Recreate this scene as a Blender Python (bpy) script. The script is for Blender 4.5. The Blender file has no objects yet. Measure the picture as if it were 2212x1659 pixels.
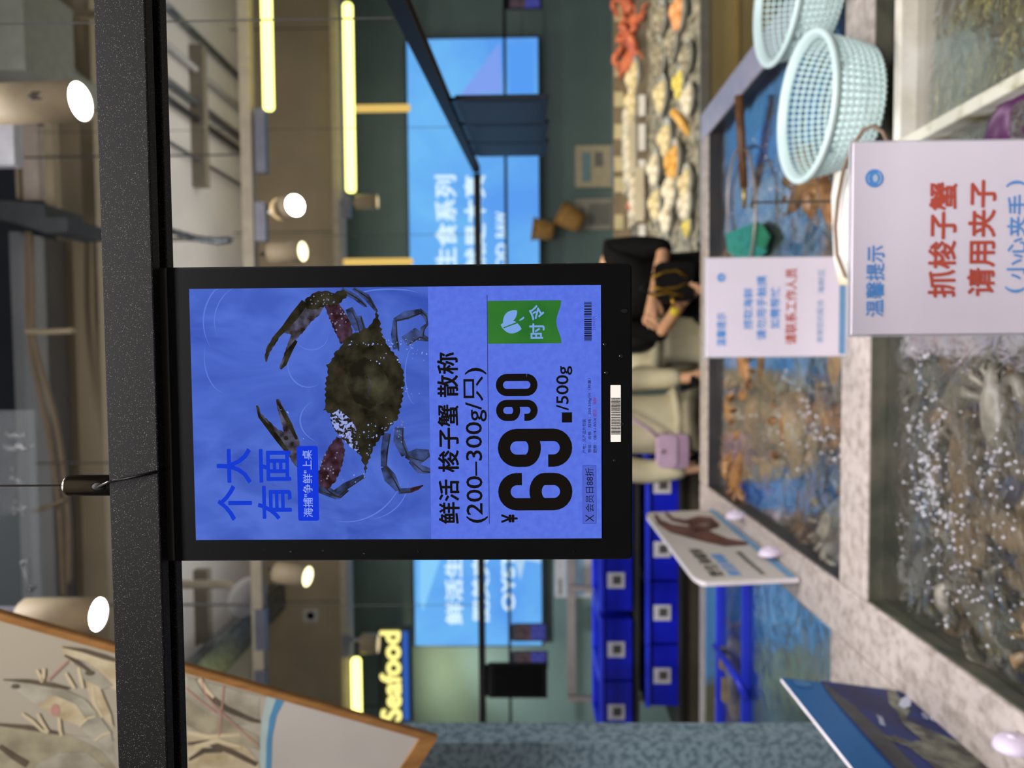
import bpy, bmesh, math, random
from mathutils import Vector, Matrix, Euler
random.seed(7)
SC = bpy.context.scene
COL = SC.collection
EYE = 1.58
# ------------------------------------------------------------------ camera
FPX = 1533.0
cam_d = bpy.data.cameras.new('camera'); cam = bpy.data.objects.new('camera', cam_d); COL.objects.link(cam)
cam_d.sensor_fit = 'HORIZONTAL'; cam_d.sensor_width = 36.0; cam_d.lens = FPX / 2212.0 * 36.0
cam_d.clip_start = 0.02; cam_d.clip_end = 60
YAW, PITCH, ROLL = math.radians(2.4), math.radians(0.9), math.radians(0.45)
R0 = Matrix(((0, 1, 0), (0, 0, -1), (-1, 0, 0)))          # phone held sideways: image left is up in the shop
RC = Matrix.Rotation(YAW, 3, 'Z') @ Matrix.Rotation(PITCH, 3, 'X') @ Matrix.Rotation(ROLL, 3, 'Y') @ R0
cam.matrix_world = Matrix.Translation((0, 0, EYE)) @ RC.to_4x4()
cam_d.dof.use_dof = True; cam_d.dof.focus_distance = 0.386; cam_d.dof.aperture_fstop = cam_d.lens / 3.3
SC.camera = cam
# ------------------------------------------------------------------ colour management, world, ambient
SC.view_settings.view_transform = 'Standard'; SC.view_settings.look = 'None'
SC.view_settings.gamma = 1.0; SC.view_settings.exposure = 0.0; SC.view_settings.use_curve_mapping = False
W = bpy.data.worlds.new('world'); SC.world = W; W.use_nodes = True
W.node_tree.nodes['Background'].inputs[0].default_value = (0.95, 0.95, 1.0, 1)
W.node_tree.nodes['Background'].inputs[1].default_value = 0.20

def area_light(name, loc, sx, sy, power, col=(1, 1, 1), rot=(0, 0, 0)):
    l = bpy.data.lights.new(name, 'AREA'); l.shape = 'RECTANGLE'; l.size = sx; l.size_y = sy
    l.energy = power; l.color = col
    o = bpy.data.objects.new(name, l); o.location = loc; o.rotation_euler = rot; COL.objects.link(o); return o

def spot_light(name, loc, target, power, size=70, col=(1, 1, 1), rad=0.03):
    l = bpy.data.lights.new(name, 'SPOT'); l.energy = power; l.spot_size = math.radians(size); l.spot_blend = 0.6
    l.color = col; l.shadow_soft_size = rad
    o = bpy.data.objects.new(name, l); o.location = loc
    o.rotation_euler = (Vector(target) - Vector(loc)).to_track_quat('-Z', 'Y').to_euler(); COL.objects.link(o); return o
area_light('ceiling_fill_tanks', (0.1, 1.35, 3.9), 1.6, 0.3, 50, (1.0, 0.97, 1.0))  # unseen fill light over the tanks, without a lamp fixture
area_light('ceiling_fill_aisle', (0.3, -0.6, 3.0), 1.6, 0.3, 90, (1.0, 0.96, 0.97))  # unseen fill added behind the camera to light the front sign
for k_, (lx_, tx_) in enumerate(((0.6, 0.9), (1.5, 1.5), (2.4, 2.2))):
    spot_light('counter_spot', (lx_, 3.0, 2.9), (tx_, 4.0, 0.8), 85, 70, (1.0, 0.87, 0.64), 0.05)
for k_, lx_ in enumerate((-1.9, -1.0)):
    spot_light('crate_spot', (lx_, 2.3, 2.7), (lx_ + 0.1, 3.4, 0.9), 45, 60, (0.95, 0.96, 1.0), 0.05)
spot_light('people_spot', (0.1, 2.2, 3.0), (0.05, 3.1, 0.9), 95, 55, (1.0, 0.90, 0.70), 0.05)
spot_light('wall_fill', (-2.5, 4.5, 2.6), (-2.5, 6.0, 1.2), 90, 60, (0.82, 0.92, 1.0), 0.05)  # added light that brightens the wall behind the crates
area_light('ceiling_up_fill', (0.3, 4.1, 2.75), 3.6, 0.12, 13, (1.0, 0.97, 0.94), (math.pi, 0, 0))  # added fill facing up to lighten the ceiling slab, no such fixture
area_light('wall_wash', (0.2, 5.2, 2.8), 4.0, 0.1, 8, (1.0, 0.95, 0.85), (0.35, 0, 0))
spot_light('spot_beam_tank', (0.9, 1.6, 2.5), (0.1, 1.7, 0.9), 22, 60, (0.97, 0.95, 1.0))
spot_light('spot_beam_front', (-0.75, 1.2, 2.5), (0.1, 1.0, 0.9), 36, 65, (0.97, 0.95, 1.0))
spot_light('sign_fill', (1.1, 0.5, 2.6), (-0.6, 1.1, 1.0), 30, 40, (1, .97, .98))  # added light from the right to brighten the blue board
spot_light('spot_beam_bar', (-0.1, 0.75, 2.6), (-0.1, 0.36, 1.8), 2.0, 60, (1, .96, .95))

# ------------------------------------------------------------------ pixel rays (photo frame 2212 x 1659)
def ray(px, py):
    return (RC @ Vector((px - 1106.0, -(py - 829.5), -FPX))).normalized()
def P(px, py, Y):
    d = ray(px, py); t = Y / d.y
    return Vector((0, 0, EYE)) + d * t
def PZ(px, py, z):
    d = ray(px, py); t = (z - EYE) / d.z
    return Vector((0, 0, EYE)) + d * t
def PP(px, py, o, n):
    d = ray(px, py); c = Vector((0, 0, EYE)); t = (Vector(o) - c).dot(n) / d.dot(n)
    return c + d * t

# ------------------------------------------------------------------ materials
def lin(c):
    c = c / 255.0
    return c / 12.92 if c <= 0.04045 else ((c + 0.055) / 1.055) ** 2.4
def S(r, g, b): return (lin(r), lin(g), lin(b), 1.0)
MATS = {}
def mat(name, c, rough=0.5, metal=0.0, c2=None, scale=20.0, bump=0.0, em=None, ems=0.0, detail=4.0, contrast=(0.35, 0.65),
        spec=0.5, trans=0.0, alpha=1.0, stretch=None, coat=0.0, sss=0.0):
    if name in MATS: return MATS[name]
    m = bpy.data.materials.new(name); m.use_nodes = True; nt = m.node_tree; b = nt.nodes['Principled BSDF']
    b.inputs['Base Color'].default_value = c; b.inputs['Roughness'].default_value = rough; b.inputs['Metallic'].default_value = metal
    b.inputs['Specular IOR Level'].default_value = spec
    b.inputs['Transmission Weight'].default_value = trans; b.inputs['Alpha'].default_value = alpha
    b.inputs['Coat Weight'].default_value = coat
    tc = nt.nodes.new('ShaderNodeTexCoord'); n = nt.nodes.new('ShaderNodeTexNoise')
    n.inputs['Scale'].default_value = scale; n.inputs['Detail'].default_value = detail
    src = tc.outputs['Object']
    if stretch:
        mp = nt.nodes.new('ShaderNodeMapping'); mp.inputs['Scale'].default_value = stretch
        nt.links.new(src, mp.inputs[0]); src = mp.outputs[0]
    nt.links.new(src, n.inputs['Vector'])
    if c2 is None:
        c2 = tuple(min(1.0, x * 0.86) for x in c[:3]) + (1,)
    r = nt.nodes.new('ShaderNodeValToRGB')
    r.color_ramp.elements[0].position = contrast[0]; r.color_ramp.elements[1].position = contrast[1]
    r.color_ramp.elements[0].color = c; r.color_ramp.elements[1].color = c2
    nt.links.new(n.outputs['Fac'], r.inputs[0]); nt.links.new(r.outputs[0], b.inputs['Base Color'])
    if bump:
        bp = nt.nodes.new('ShaderNodeBump'); bp.inputs['Strength'].default_value = bump; bp.inputs['Distance'].default_value = 0.01
        nt.links.new(n.outputs['Fac'], bp.inputs['Height']); nt.links.new(bp.outputs[0], b.inputs['Normal'])
    if em is not None:
        b.inputs['Emission Color'].default_value = em; b.inputs['Emission Strength'].default_value = ems
    MATS[name] = m; return m
def emit(name, c, s=1.0, c2=None, scale=8.0, contrast=(0.3, 0.7), detail=3.0, stretch=None, distort=0.0):
    """a self-lit surface (screen, lightbox, lamp) with its own printed or displayed pattern"""
    if name in MATS: return MATS[name]
    m = bpy.data.materials.new(name); m.use_nodes = True; nt = m.node_tree; nt.nodes.clear()
    out = nt.nodes.new('ShaderNodeOutputMaterial'); e = nt.nodes.new('ShaderNodeEmission')
    e.inputs[0].default_value = c; e.inputs[1].default_value = s
    nt.links.new(e.outputs[0], out.inputs[0])
    if c2 is not None:
        tc = nt.nodes.new('ShaderNodeTexCoord'); n = nt.nodes.new('ShaderNodeTexNoise')
        n.inputs['Scale'].default_value = scale; n.inputs['Detail'].default_value = detail; n.inputs['Distortion'].default_value = distort
        src = tc.outputs['Object']
        if stretch:
            mp = nt.nodes.new('ShaderNodeMapping'); mp.inputs['Scale'].default_value = stretch
            nt.links.new(src, mp.inputs[0]); src = mp.outputs[0]
        nt.links.new(src, n.inputs['Vector'])
        r = nt.nodes.new('ShaderNodeValToRGB'); r.color_ramp.elements[0].position = contrast[0]; r.color_ramp.elements[1].position = contrast[1]
        r.color_ramp.elements[0].color = c; r.color_ramp.elements[1].color = c2
        nt.links.new(n.outputs['Fac'], r.inputs[0]); nt.links.new(r.outputs[0], e.inputs[0])
    MATS[name] = m; return m
def speck(name, base, dot, scale, thr, rough=0.5, metal=0.0, bump=0.0, stretch=None, mid=None, spec=0.5):
    """paint or stone with small dots (voronoi distance below a threshold)"""
    if name in MATS: return MATS[name]
    m = bpy.data.materials.new(name); m.use_nodes = True; nt = m.node_tree; b = nt.nodes['Principled BSDF']
    b.inputs['Roughness'].default_value = rough; b.inputs['Metallic'].default_value = metal; b.inputs['Specular IOR Level'].default_value = spec
    tc = nt.nodes.new('ShaderNodeTexCoord'); v = nt.nodes.new('ShaderNodeTexVoronoi'); v.inputs['Scale'].default_value = scale
    src = tc.outputs['Object']
    if stretch:
        mp = nt.nodes.new('ShaderNodeMapping'); mp.inputs['Scale'].default_value = stretch
        nt.links.new(src, mp.inputs[0]); src = mp.outputs[0]
    nt.links.new(src, v.inputs['Vector'])
    r = nt.nodes.new('ShaderNodeValToRGB'); r.color_ramp.elements[0].position = thr * 0.6; r.color_ramp.elements[1].position = thr
    r.color_ramp.elements[0].color = dot; r.color_ramp.elements[1].color = base
    if mid:
        e3 = r.color_ramp.elements.new(min(0.98, thr * 2.2)); e3.color = mid
    nt.links.new(v.outputs['Distance'], r.inputs[0]); nt.links.new(r.outputs[0], b.inputs['Base Color'])
    if bump:
        bp = nt.nodes.new('ShaderNodeBump'); bp.inputs['Strength'].default_value = bump; bp.inputs['Distance'].default_value = 0.002
        nt.links.new(v.outputs['Distance'], bp.inputs['Height']); nt.links.new(bp.outputs[0], b.inputs['Normal'])
    MATS[name] = m; return m
def water_mat(name, tint, clear=0.75, bump=0.5, scale=30.0, cloud=None, rough=0.13):
    if name in MATS: return MATS[name]
    m = bpy.data.materials.new(name); m.use_nodes = True; nt = m.node_tree; nt.nodes.clear()
    out = nt.nodes.new('ShaderNodeOutputMaterial'); tr = nt.nodes.new('ShaderNodeBsdfTransparent'); gl = nt.nodes.new('ShaderNodeBsdfGlossy')
    df = nt.nodes.new('ShaderNodeBsdfDiffuse'); df.inputs[0].default_value = cloud or tint
    tr.inputs[0].default_value = tint; gl.inputs['Roughness'].default_value = rough
    fr = nt.nodes.new('ShaderNodeFresnel'); fr.inputs[0].default_value = 1.33
    tc = nt.nodes.new('ShaderNodeTexCoord'); n = nt.nodes.new('ShaderNodeTexNoise'); n.inputs['Scale'].default_value = scale; n.inputs['Detail'].default_value = 3
    n.inputs['Distortion'].default_value = 1.0
    nt.links.new(tc.outputs['Object'], n.inputs['Vector'])
    bp = nt.nodes.new('ShaderNodeBump'); bp.inputs['Strength'].default_value = bump; bp.inputs['Distance'].default_value = 0.02
    nt.links.new(n.outputs['Fac'], bp.inputs['Height'])
    nt.links.new(bp.outputs[0], gl.inputs['Normal']); nt.links.new(bp.outputs[0], fr.inputs['Normal'])
    n2 = nt.nodes.new('ShaderNodeTexNoise'); n2.inputs['Scale'].default_value = 7; n2.inputs['Detail'].default_value = 5
    nt.links.new(tc.outputs['Object'], n2.inputs['Vector'])
    mr = nt.nodes.new('ShaderNodeMapRange'); mr.inputs[1].default_value = 0.4; mr.inputs[2].default_value = 0.75
    mr.inputs[3].default_value = 0.0; mr.inputs[4].default_value = 1.0 - clear
    nt.links.new(n2.outputs['Fac'], mr.inputs[0])
    m1 = nt.nodes.new('ShaderNodeMixShader'); nt.links.new(mr.outputs[0], m1.inputs[0]); nt.links.new(tr.outputs[0], m1.inputs[1]); nt.links.new(df.outputs[0], m1.inputs[2])
    m2 = nt.nodes.new('ShaderNodeMixShader'); hf = nt.nodes.new('ShaderNodeMath'); hf.operation = 'MULTIPLY'; hf.inputs[1].default_value = 0.55
    nt.links.new(fr.outputs[0], hf.inputs[0]); nt.links.new(hf.outputs[0], m2.inputs[0]); nt.links.new(m1.outputs[0], m2.inputs[1]); nt.links.new(gl.outputs[0], m2.inputs[2])
    nt.links.new(m2.outputs[0], out.inputs[0]); MATS[name] = m; return m

# ------------------------------------------------------------------ mesh collecting
class MB:
    def __init__(s): s.v = []; s.f = []; s.mi = []; s.m = []
    def mat(s, m):
        if m not in s.m: s.m.append(m)
        return s.m.index(m)
    def add(s, vs, fs, m):
        k = len(s.v); i = s.mat(m)
        s.v += [Vector(v) for v in vs]
        for f in fs: s.f.append([k + j for j in f]); s.mi.append(i)
        return s
    def box(s, lo, hi, m, M=None):
        x0, y0, z0 = lo; x1, y1, z1 = hi
        vs = [Vector(p) for p in ((x0,y0,z0),(x1,y0,z0),(x1,y1,z0),(x0,y1,z0),(x0,y0,z1),(x1,y0,z1),(x1,y1,z1),(x0,y1,z1))]
        if M is not None: vs = [M @ v for v in vs]
        return s.add(vs, [(0,3,2,1),(4,5,6,7),(0,1,5,4),(1,2,6,5),(2,3,7,6),(3,0,4,7)], m)
    def tube(s, pts, r, m, seg=10, cap=True, closed=False):
        pts = [Vector(p) for p in pts]; n = len(pts); rs = r if isinstance(r, (list, tuple)) else [r] * n
        rings = []; up = None
        for i, p in enumerate(pts):
            a = pts[(i - 1) % n] if (closed or i > 0) else p; b = pts[(i + 1) % n] if (closed or i < n - 1) else p
            t = (b - a).normalized()
            if up is None:
                up = Vector((0, 0, 1)) if abs(t.z) < 0.9 else Vector((1, 0, 0))
            x = t.cross(up)
            if x.length < 1e-6: x = t.cross(Vector((0, 1, 0.3)))
            x.normalize(); up = x.cross(t).normalized()
            rings.append([p + (x * math.cos(2*math.pi*j/seg) + up * math.sin(2*math.pi*j/seg)) * rs[i] for j in range(seg)])
        vs = [v for ring in rings for v in ring]; fs = []
        for i in range(n if closed else n - 1):
            i2 = (i + 1) % n
            for j in range(seg): fs.append((i*seg+j, i*seg+(j+1)%seg, i2*seg+(j+1)%seg, i2*seg+j))
        if cap and not closed:
            fs.append(tuple(range(seg))[::-1]); fs.append(tuple((n-1)*seg + j for j in range(seg)))
        return s.add(vs, fs, m)
    def lathe(s, prof, m, o=(0,0,0), axis=(0,0,1), seg=32, cap=False):
        q = Vector((0,0,1)).rotation_difference(Vector(axis).normalized()); o = Vector(o)
        vs = [o + q @ Vector((r*math.cos(2*math.pi*j/seg), r*math.sin(2*math.pi*j/seg), z)) for r, z in prof for j in range(seg)]
        fs = []
        for i in range(len(prof)-1):
            for j in range(seg): fs.append((i*seg+j, i*seg+(j+1)%seg, (i+1)*seg+(j+1)%seg, (i+1)*seg+j))
        if cap:
            fs.append(tuple(range(seg))[::-1]); fs.append(tuple((len(prof)-1)*seg+j for j in range(seg)))
        return s.add(vs, fs, m)
    def ball(s, c, r, m, seg=12, rings=8, M=None):
        r = Vector((r, r, r)) if not isinstance(r, (tuple, list, Vector)) else Vector(r); c = Vector(c); vs = []; fs = []
        for i in range(rings + 1):
            th = math.pi * i / rings
            for j in range(seg):
                ph = 2*math.pi*j/seg
                v = Vector((r.x*math.sin(th)*math.cos(ph), r.y*math.sin(th)*math.sin(ph), r.z*math.cos(th)))
                if M is not None: v = M @ v
                vs.append(c + v)
        for i in range(rings):
            for j in range(seg): fs.append((i*seg+j, (i+1)*seg+j, (i+1)*seg+(j+1)%seg, i*seg+(j+1)%seg))
        return s.add(vs, fs, m)
    def poly(s, pts, m):
        """flat polygon of any outline, triangulated"""
        from mathutils.geometry import tessellate_polygon
        pts = [Vector(p) for p in pts]
        return s.add(pts, [tuple(t) for t in tessellate_polygon([pts])], m)
    def slab(s, pts, d, m, mside=None):
        """outline pts extruded by vector d"""
        pts = [Vector(p) for p in pts]; d = Vector(d); n = len(pts)
        s.poly(pts, m); s.poly([p + d for p in pts], mside or m)
        k = pts + [p + d for p in pts]
        return s.add(k, [(i, (i+1) % n, n + (i+1) % n, n + i) for i in range(n)], mside or m)
def mw(o):
    M = o.matrix_basis.copy()
    return (mw(o.parent) @ o.matrix_parent_inverse @ M) if o.parent else M
def build(name, mb, parent=None, smooth=False, world=True, bevel=0.0, solid=0.0, sub=0, weld=False):
    """ONE mesh object; world=True: the collected points are world points"""
    me = bpy.data.meshes.new(name); vs = mb.v
    if parent is None:
        xs = [v.x for v in vs]; ys = [v.y for v in vs]; zs = [v.z for v in vs]
        o0 = Vector(((min(xs)+max(xs))/2, (min(ys)+max(ys))/2, min(zs))) if world else Vector((0,0,0))
        vs = [v - o0 for v in vs]
    else:
        o0 = Vector((0, 0, 0))
        if world:
            I = mw(parent).inverted(); vs = [I @ v for v in vs]
    me.from_pydata([tuple(v) for v in vs], [], mb.f)
    for m in mb.m: me.materials.append(m)
    me.polygons.foreach_set('material_index', mb.mi)
    bm = bmesh.new(); bm.from_mesh(me)
    if weld: bmesh.ops.remove_doubles(bm, verts=bm.verts, dist=1e-6)
    bmesh.ops.recalc_face_normals(bm, faces=bm.faces); bm.to_mesh(me); bm.free()
    if smooth: me.polygons.foreach_set('use_smooth', [True] * len(me.polygons))
    o = bpy.data.objects.new(name, me); o.location = o0; COL.objects.link(o)
    if parent is not None: o.parent = parent
    if bevel:
        b = o.modifiers.new('bevel', 'BEVEL'); b.width = bevel; b.segments = 2; b.limit_method = 'ANGLE'; b.angle_limit = math.radians(40)
    if solid:
        b = o.modifiers.new('solid', 'SOLIDIFY'); b.thickness = solid; b.offset = 0
    if sub:
        b = o.modifiers.new('sub', 'SUBSURF'); b.levels = sub; b.render_levels = sub
    return o
def tag(o, label, cat, group=None):
    o['label'] = label; o['category'] = cat
    if group: o['group'] = group
    return o
def thing(name, label, cat, loc, rz=0.0, group=None):
    o = bpy.data.objects.new(name, None); o.empty_display_size = 0.02; o.location = loc; o.rotation_euler = (0, 0, rz)
    COL.objects.link(o); return tag(o, label, cat, group)
def structure(name, mb, **k):
    o = build(name, mb, **k); o['kind'] = 'structure'; return o
KIDS = {}
def copy_tree(o, parent=None):
    c = o.copy(); COL.objects.link(c)
    if parent is not None: c.parent = parent
    for ch in [x for x in bpy.data.objects if x.parent == o]: copy_tree(ch, c)
    return c

# ------------------------------------------------------------------ lettering
_tc = {}
def text_geo(body, bold=0.0, res=3):
    """outline of a line of type; bold > 0 thickens the strokes by laying shifted copies side by side"""
    key = (body, bold)
    if key in _tc: return _tc[key]
    cu = bpy.data.curves.new('t', 'FONT'); cu.body = body; cu.size = 1; cu.resolution_u = res
    o = bpy.data.objects.new('t', cu); COL.objects.link(o)
    dg = bpy.context.evaluated_depsgraph_get(); dg.update()
    me = bpy.data.meshes.new_from_object(o.evaluated_get(dg))
    vs = [v.co.copy() for v in me.vertices]; fs = [tuple(p.vertices) for p in me.polygons]
    bpy.data.objects.remove(o); bpy.data.curves.remove(cu); bpy.data.meshes.remove(me)
    if not vs: vs, fs = [Vector((0,0,0)), Vector((1,0,0)), Vector((1,1,0))], [(0,1,2)]
    if bold > 0:
        n0 = len(vs); base_v, base_f = list(vs), list(fs); vs, fs = [], []
        for k in range(8):
            a = 2*math.pi*k/8; dx, dy = bold*math.cos(a), bold*math.sin(a)
            vs += [v + Vector((dx, dy, 0)) for v in base_v]; fs += [tuple(i + k*n0 for i in f) for f in base_f]
    x0 = min(v.x for v in vs); x1 = max(v.x for v in vs); y0 = min(v.y for v in vs); y1 = max(v.y for v in vs)
    vs = [((v.x - x0) / max(x1 - x0, 1e-6), (v.y - y0) / max(y1 - y0, 1e-6)) for v in vs]
    _tc[key] = (vs, fs); return _tc[key]
def put_text(mb, body, fn, m, bold=0.0, rot=0.0):
    """fn(a, b): a 0..1 along the line, b 0..1 up -> world point"""
    vs, fs = text_geo(body, bold)
    if rot:
        c, s_ = math.cos(rot), math.sin(rot)
        vs = [((a-.5)*c - (b-.5)*s_ + .5, (a-.5)*s_ + (b-.5)*c + .5) for a, b in vs]
    o_, ex, ey = fn(0, 0), fn(1, 0), fn(0, 1); nn = (ex - o_).cross(ey - o_)
    if nn.length > 0: nn.normalize()
    if nn.dot(Vector((0, 0, EYE)) - o_) < 0: nn = -nn
    k = 8 if bold > 0 else 1; n0 = max(1, len(vs) // k)           # each shifted copy lies a hair above the one before
    mb.add([fn(a, b) + nn * (2.5e-5 * (i // n0)) for i, (a, b) in enumerate(vs)], fs, m)
class Face:
    """a face parallel to the wall, laid out in photo pixels about a centre at depth Y"""
    def __init__(s, px, py, Y):
        s.px, s.py = px, py; s.o = P(px, py, Y); s.k = (s.o - Vector((0,0,EYE))).length / FPX
        s.k = Y / FPX
    def pt(s, px, py, off=0.0):
        return s.o + Vector(((s.py - py) * s.k, -off, (s.px - px) * s.k))
    def rect(s, x0, y0, x1, y1, off=0.0):
        return [s.pt(x1, y1, off), s.pt(x1, y0, off), s.pt(x0, y0, off), s.pt(x0, y1, off)]
    def text(s, mb, body, x0, y0, x1, y1, m, off, bold=0.0, rot=0.0):
        put_text(mb, body, lambda a, b: s.pt(x1 + (x0 - x1) * b, y1 + (y0 - y1) * a, off), m, bold, rot)
def quad(mb, pts, m): mb.add(pts, [(0,1,2,3)], m)
def rounded(x0, y0, x1, y1, r, n=6, corners=(1,1,1,1)):
    out = []
    for (cx, cy, a0, k) in ((x0+r, y0+r, 180, corners[0]), (x1-r, y0+r, 270, corners[1]), (x1-r, y1-r, 0, corners[2]), (x0+r, y1-r, 90, corners[3])):
        if not k:
            out.append((x0 if a0 in (180, 90) else x1, y0 if a0 in (180, 270) else y1)); continue
        for i in range(n + 1):
            a = math.radians(a0 + 90.0 * i / n); out.append((cx + r*math.cos(a), cy + r*math.sin(a)))
    return out

# ================================================================== STRUCTURE
M_floor = mat('grey_floor_tile', S(120,116,105), 0.35, c2=S(100,97,90), scale=3)
M_wall = mat('green_grey_wall', S(118,140,134), 0.7, c2=S(108,130,126), scale=2)
M_tan = mat('tan_fascia', S(168,152,122), 0.7, c2=S(158,143,114), scale=3)
M_slab = mat('grey_ceiling_paint', S(205,200,192), 0.8, c2=S(192,188,182), scale=2)
M_void = mat('dark_void_paint', S(96,102,108), 0.9, c2=S(86,92,98), scale=3)
M_column = mat('teal_terrazzo', S(122,142,150), 0.55, c2=S(84,104,114), scale=75, detail=3, contrast=(0.44, 0.60))
WALL_Y = 6.0
structure('floor', MB().box((-4, -1.5, -0.05), (4.5, WALL_Y, 0), M_floor))
structure('wall_back', MB().box((-4, WALL_Y, 0), (4.5, WALL_Y + 0.1, 3.6), M_wall))
structure('ceiling', MB().box((-4, 3.4, EYE + 2.0), (4.5, 5.2, EYE + 2.06), M_slab))
structure('ceiling_back', MB().box((-4, 5.28, EYE + 2.0), (4.5, WALL_Y, EYE + 2.06), M_slab))
structure('wall_fascia', MB().box((-4, 5.2, EYE + 1.33), (4.5, 5.28, EYE + 2.06), M_tan))
structure('trim_1', MB().box((-4, 5.12, EYE + 1.28), (4.5, 5.2, EYE + 1.34), mat('pale_trim', S(190,178,160), 0.6)))
structure('trim_2', MB().box((-4, 3.3, EYE + 1.98), (4.5, 3.4, EYE + 2.17), M_tan))
structure('wall_void', MB().box((-4, 5.0, EYE + 2.06), (4.5, 5.05, EYE + 4.0), M_void))
structure('ceiling_void', MB().box((-4, 0.5, EYE + 4.0), (4.5, 5.05, EYE + 4.05), M_void))
col_x = P(1300, 1561, 1.50).x
structure('wall_pillar', MB().box((-2.2, 1.42, 0), (col_x, 1.5, 3.4), M_column))

# ================================================================== HANGING BAR + PRICE DISPLAY
M_bar = speck('black_glitter_paint', S(19,17,16), S(230,224,218), 1500, 0.125, 0.5, 0.0, bump=0.03, spec=0.12)
M_black = mat('black_plastic', S(9,9,10), 0.35, c2=S(7,7,7), scale=40, spec=0.12)
M_matte = mat('matte_black', S(14,13,12), 0.5, c2=S(10,10,9), scale=60, spec=0.15)
M_olive = mat('black_olive_edge', S(38,34,24), 0.35, c2=S(32,28,20), scale=60)
M_steel = mat('polished_steel', S(120,112,100), 0.22, 1.0, c2=S(90,85,78), scale=60)
BY = 0.378
z_top = P(228, 830, BY).z; z_bot = P(337, 830, BY).z; BD = 0.0235
def rail(name, label, a, b, w=0.0235, h=None, parent=None, cat='rail', group=None):
    """square hanging rail from a to b (front-lower-left points), with a slot under it"""
    h = h or (z_top - z_bot); a, b = Vector(a), Vector(b); d = (b - a).normalized(); n = Vector((-d.y, d.x, 0))
    r = thing(name, label, cat, (a + b) / 2, 0, group)
    m = MB(); t = 0.35
    pr = [(0, 0), (w*t, 0), (w*t, 0.006), (w*(1-t), 0.006), (w*(1-t), 0), (w, 0), (w, h), (0, h)]
    A = [a + n*p + Vector((0,0,q)) for p, q in pr]; B = [x + (b - a) for x in A]
    k = len(pr); m.add(A + B, [(i, (i+1)%k, k+(i+1)%k, k+i) for i in range(k)], M_bar)
    for X in (A, B):
        m.add(X, [(0,1,2,7),(2,3,6,7),(3,4,5,6)], M_bar)
    build('rail_body', m, r, bevel=0.0008, weld=False)
    g = MB(); g.add([a+n*(w*t), a+n*(w*(1-t)), b+n*(w*(1-t)), b+n*(w*t)] if 0 else [a+n*(w*t)+Vector((0,0,.0058)), a+n*(w*(1-t))+Vector((0,0,.0058)), b+n*(w*(1-t))+Vector((0,0,.0058)), b+n*(w*t)+Vector((0,0,.0058))], [(0,1,2,3)], M_black)
    build('slot', g, r)
    return r
rail('hanging_rail', 'black glitter-painted rail nearest the camera, carrying the lit price display', (-0.62, BY, z_bot), (0.62, BY, z_bot))

DY = 0.386
F = Face(860, 894, DY)
disp = thing('price_display', 'lit blue price screen reading 69.90 under the nearest rail', 'price display', F.pt(1367, 894))
def fpoly(lst, off): return [F.pt(x, y, off) for x, y in lst]
m = MB(); out = rounded(362, 573, 1367, 1215, 11, corners=(0, 1, 1, 0))
m.slab(fpoly(out, 0.0), (0, 0.011, 0), M_matte)
build('housing', m, disp, bevel=0.0006)
m = MB(); m.slab(fpoly(rounded(365, 576, 1364, 1212, 9, corners=(0, 1, 1, 0)), 0.0004), (0, 0.0003, 0), M_black); build('bezel', m, disp)
m = MB(); m.box(F.pt(365, 1215, 0.001), F.pt(330, 573, -0.011), M_olive); m.box(F.pt(335, 1200, -0.003), F.pt(318, 590, -0.008), M_matte)
build('mounting_hook', m, disp, bevel=0.0012)
# --- screen
E_panel = emit('screen_panel', S(92,118,228), 1.0, S(85,109,220), 300)
E_water = emit('screen_water', S(56,82,178), 1.0, S(84,113,209), 26, (0.3, 0.68), 3.0, (1, 1, 0.55), 1.6)
E_dark = emit('screen_black_pixels', S(22,19,16))
E_crab = emit('screen_crab_shell', S(24,21,14), 1.0, S(62,58,44), 120, (0.35, 0.75), 6.0)
E_crab2 = emit('screen_crab_mid', S(34,28,24), 1.0, S(92,90,112), 190, (0.4, 0.72), 5.0)
E_leg = emit('screen_crab_leg', S(34,38,54), 1.0, S(70,88,146), 150, (0.35, 0.7), 5.0)
E_mot = emit('screen_crab_mottle', S(150,165,225), 1.0, S(40,36,30), 420, (0.44, 0.52), 2.0, None, 0.8)
E_red = emit('screen_crab_red', S(44,24,24), 1.0, S(80,58,78), 220, (0.4, 0.7), 4.0)
E_blue = emit('screen_blue_letter', S(24,60,208)); E_tag = emit('screen_tag', S(22,56,214)); E_tagw = emit('screen_tag_letter', S(150,170,240))
E_green = emit('screen_green', S(36,104,42), 1.0, S(64,128,52), 30); E_greenw = emit('screen_green_letter', S(120,160,226))
E_redt = emit('screen_red_letter', S(120,50,110)); E_hi = emit('screen_glint', S(140,162,232)); E_box = emit('screen_member_box', S(78,98,200)); E_boxl = emit('screen_member_line', S(56,70,160))
E_swirl = emit('screen_swirl', S(92,122,216))
scr = MB(); quad(scr, F.rect(929, 620, 1300, 1168, 0.0009), E_panel)
scr_o = build('screen', scr, disp)
pic = MB(); quad(pic, F.rect(412, 620, 929, 1168, 0.0009), E_water)
def ZC(X, Y): return (320 + X / 2.477, 560 + Y / 2.477)
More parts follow.
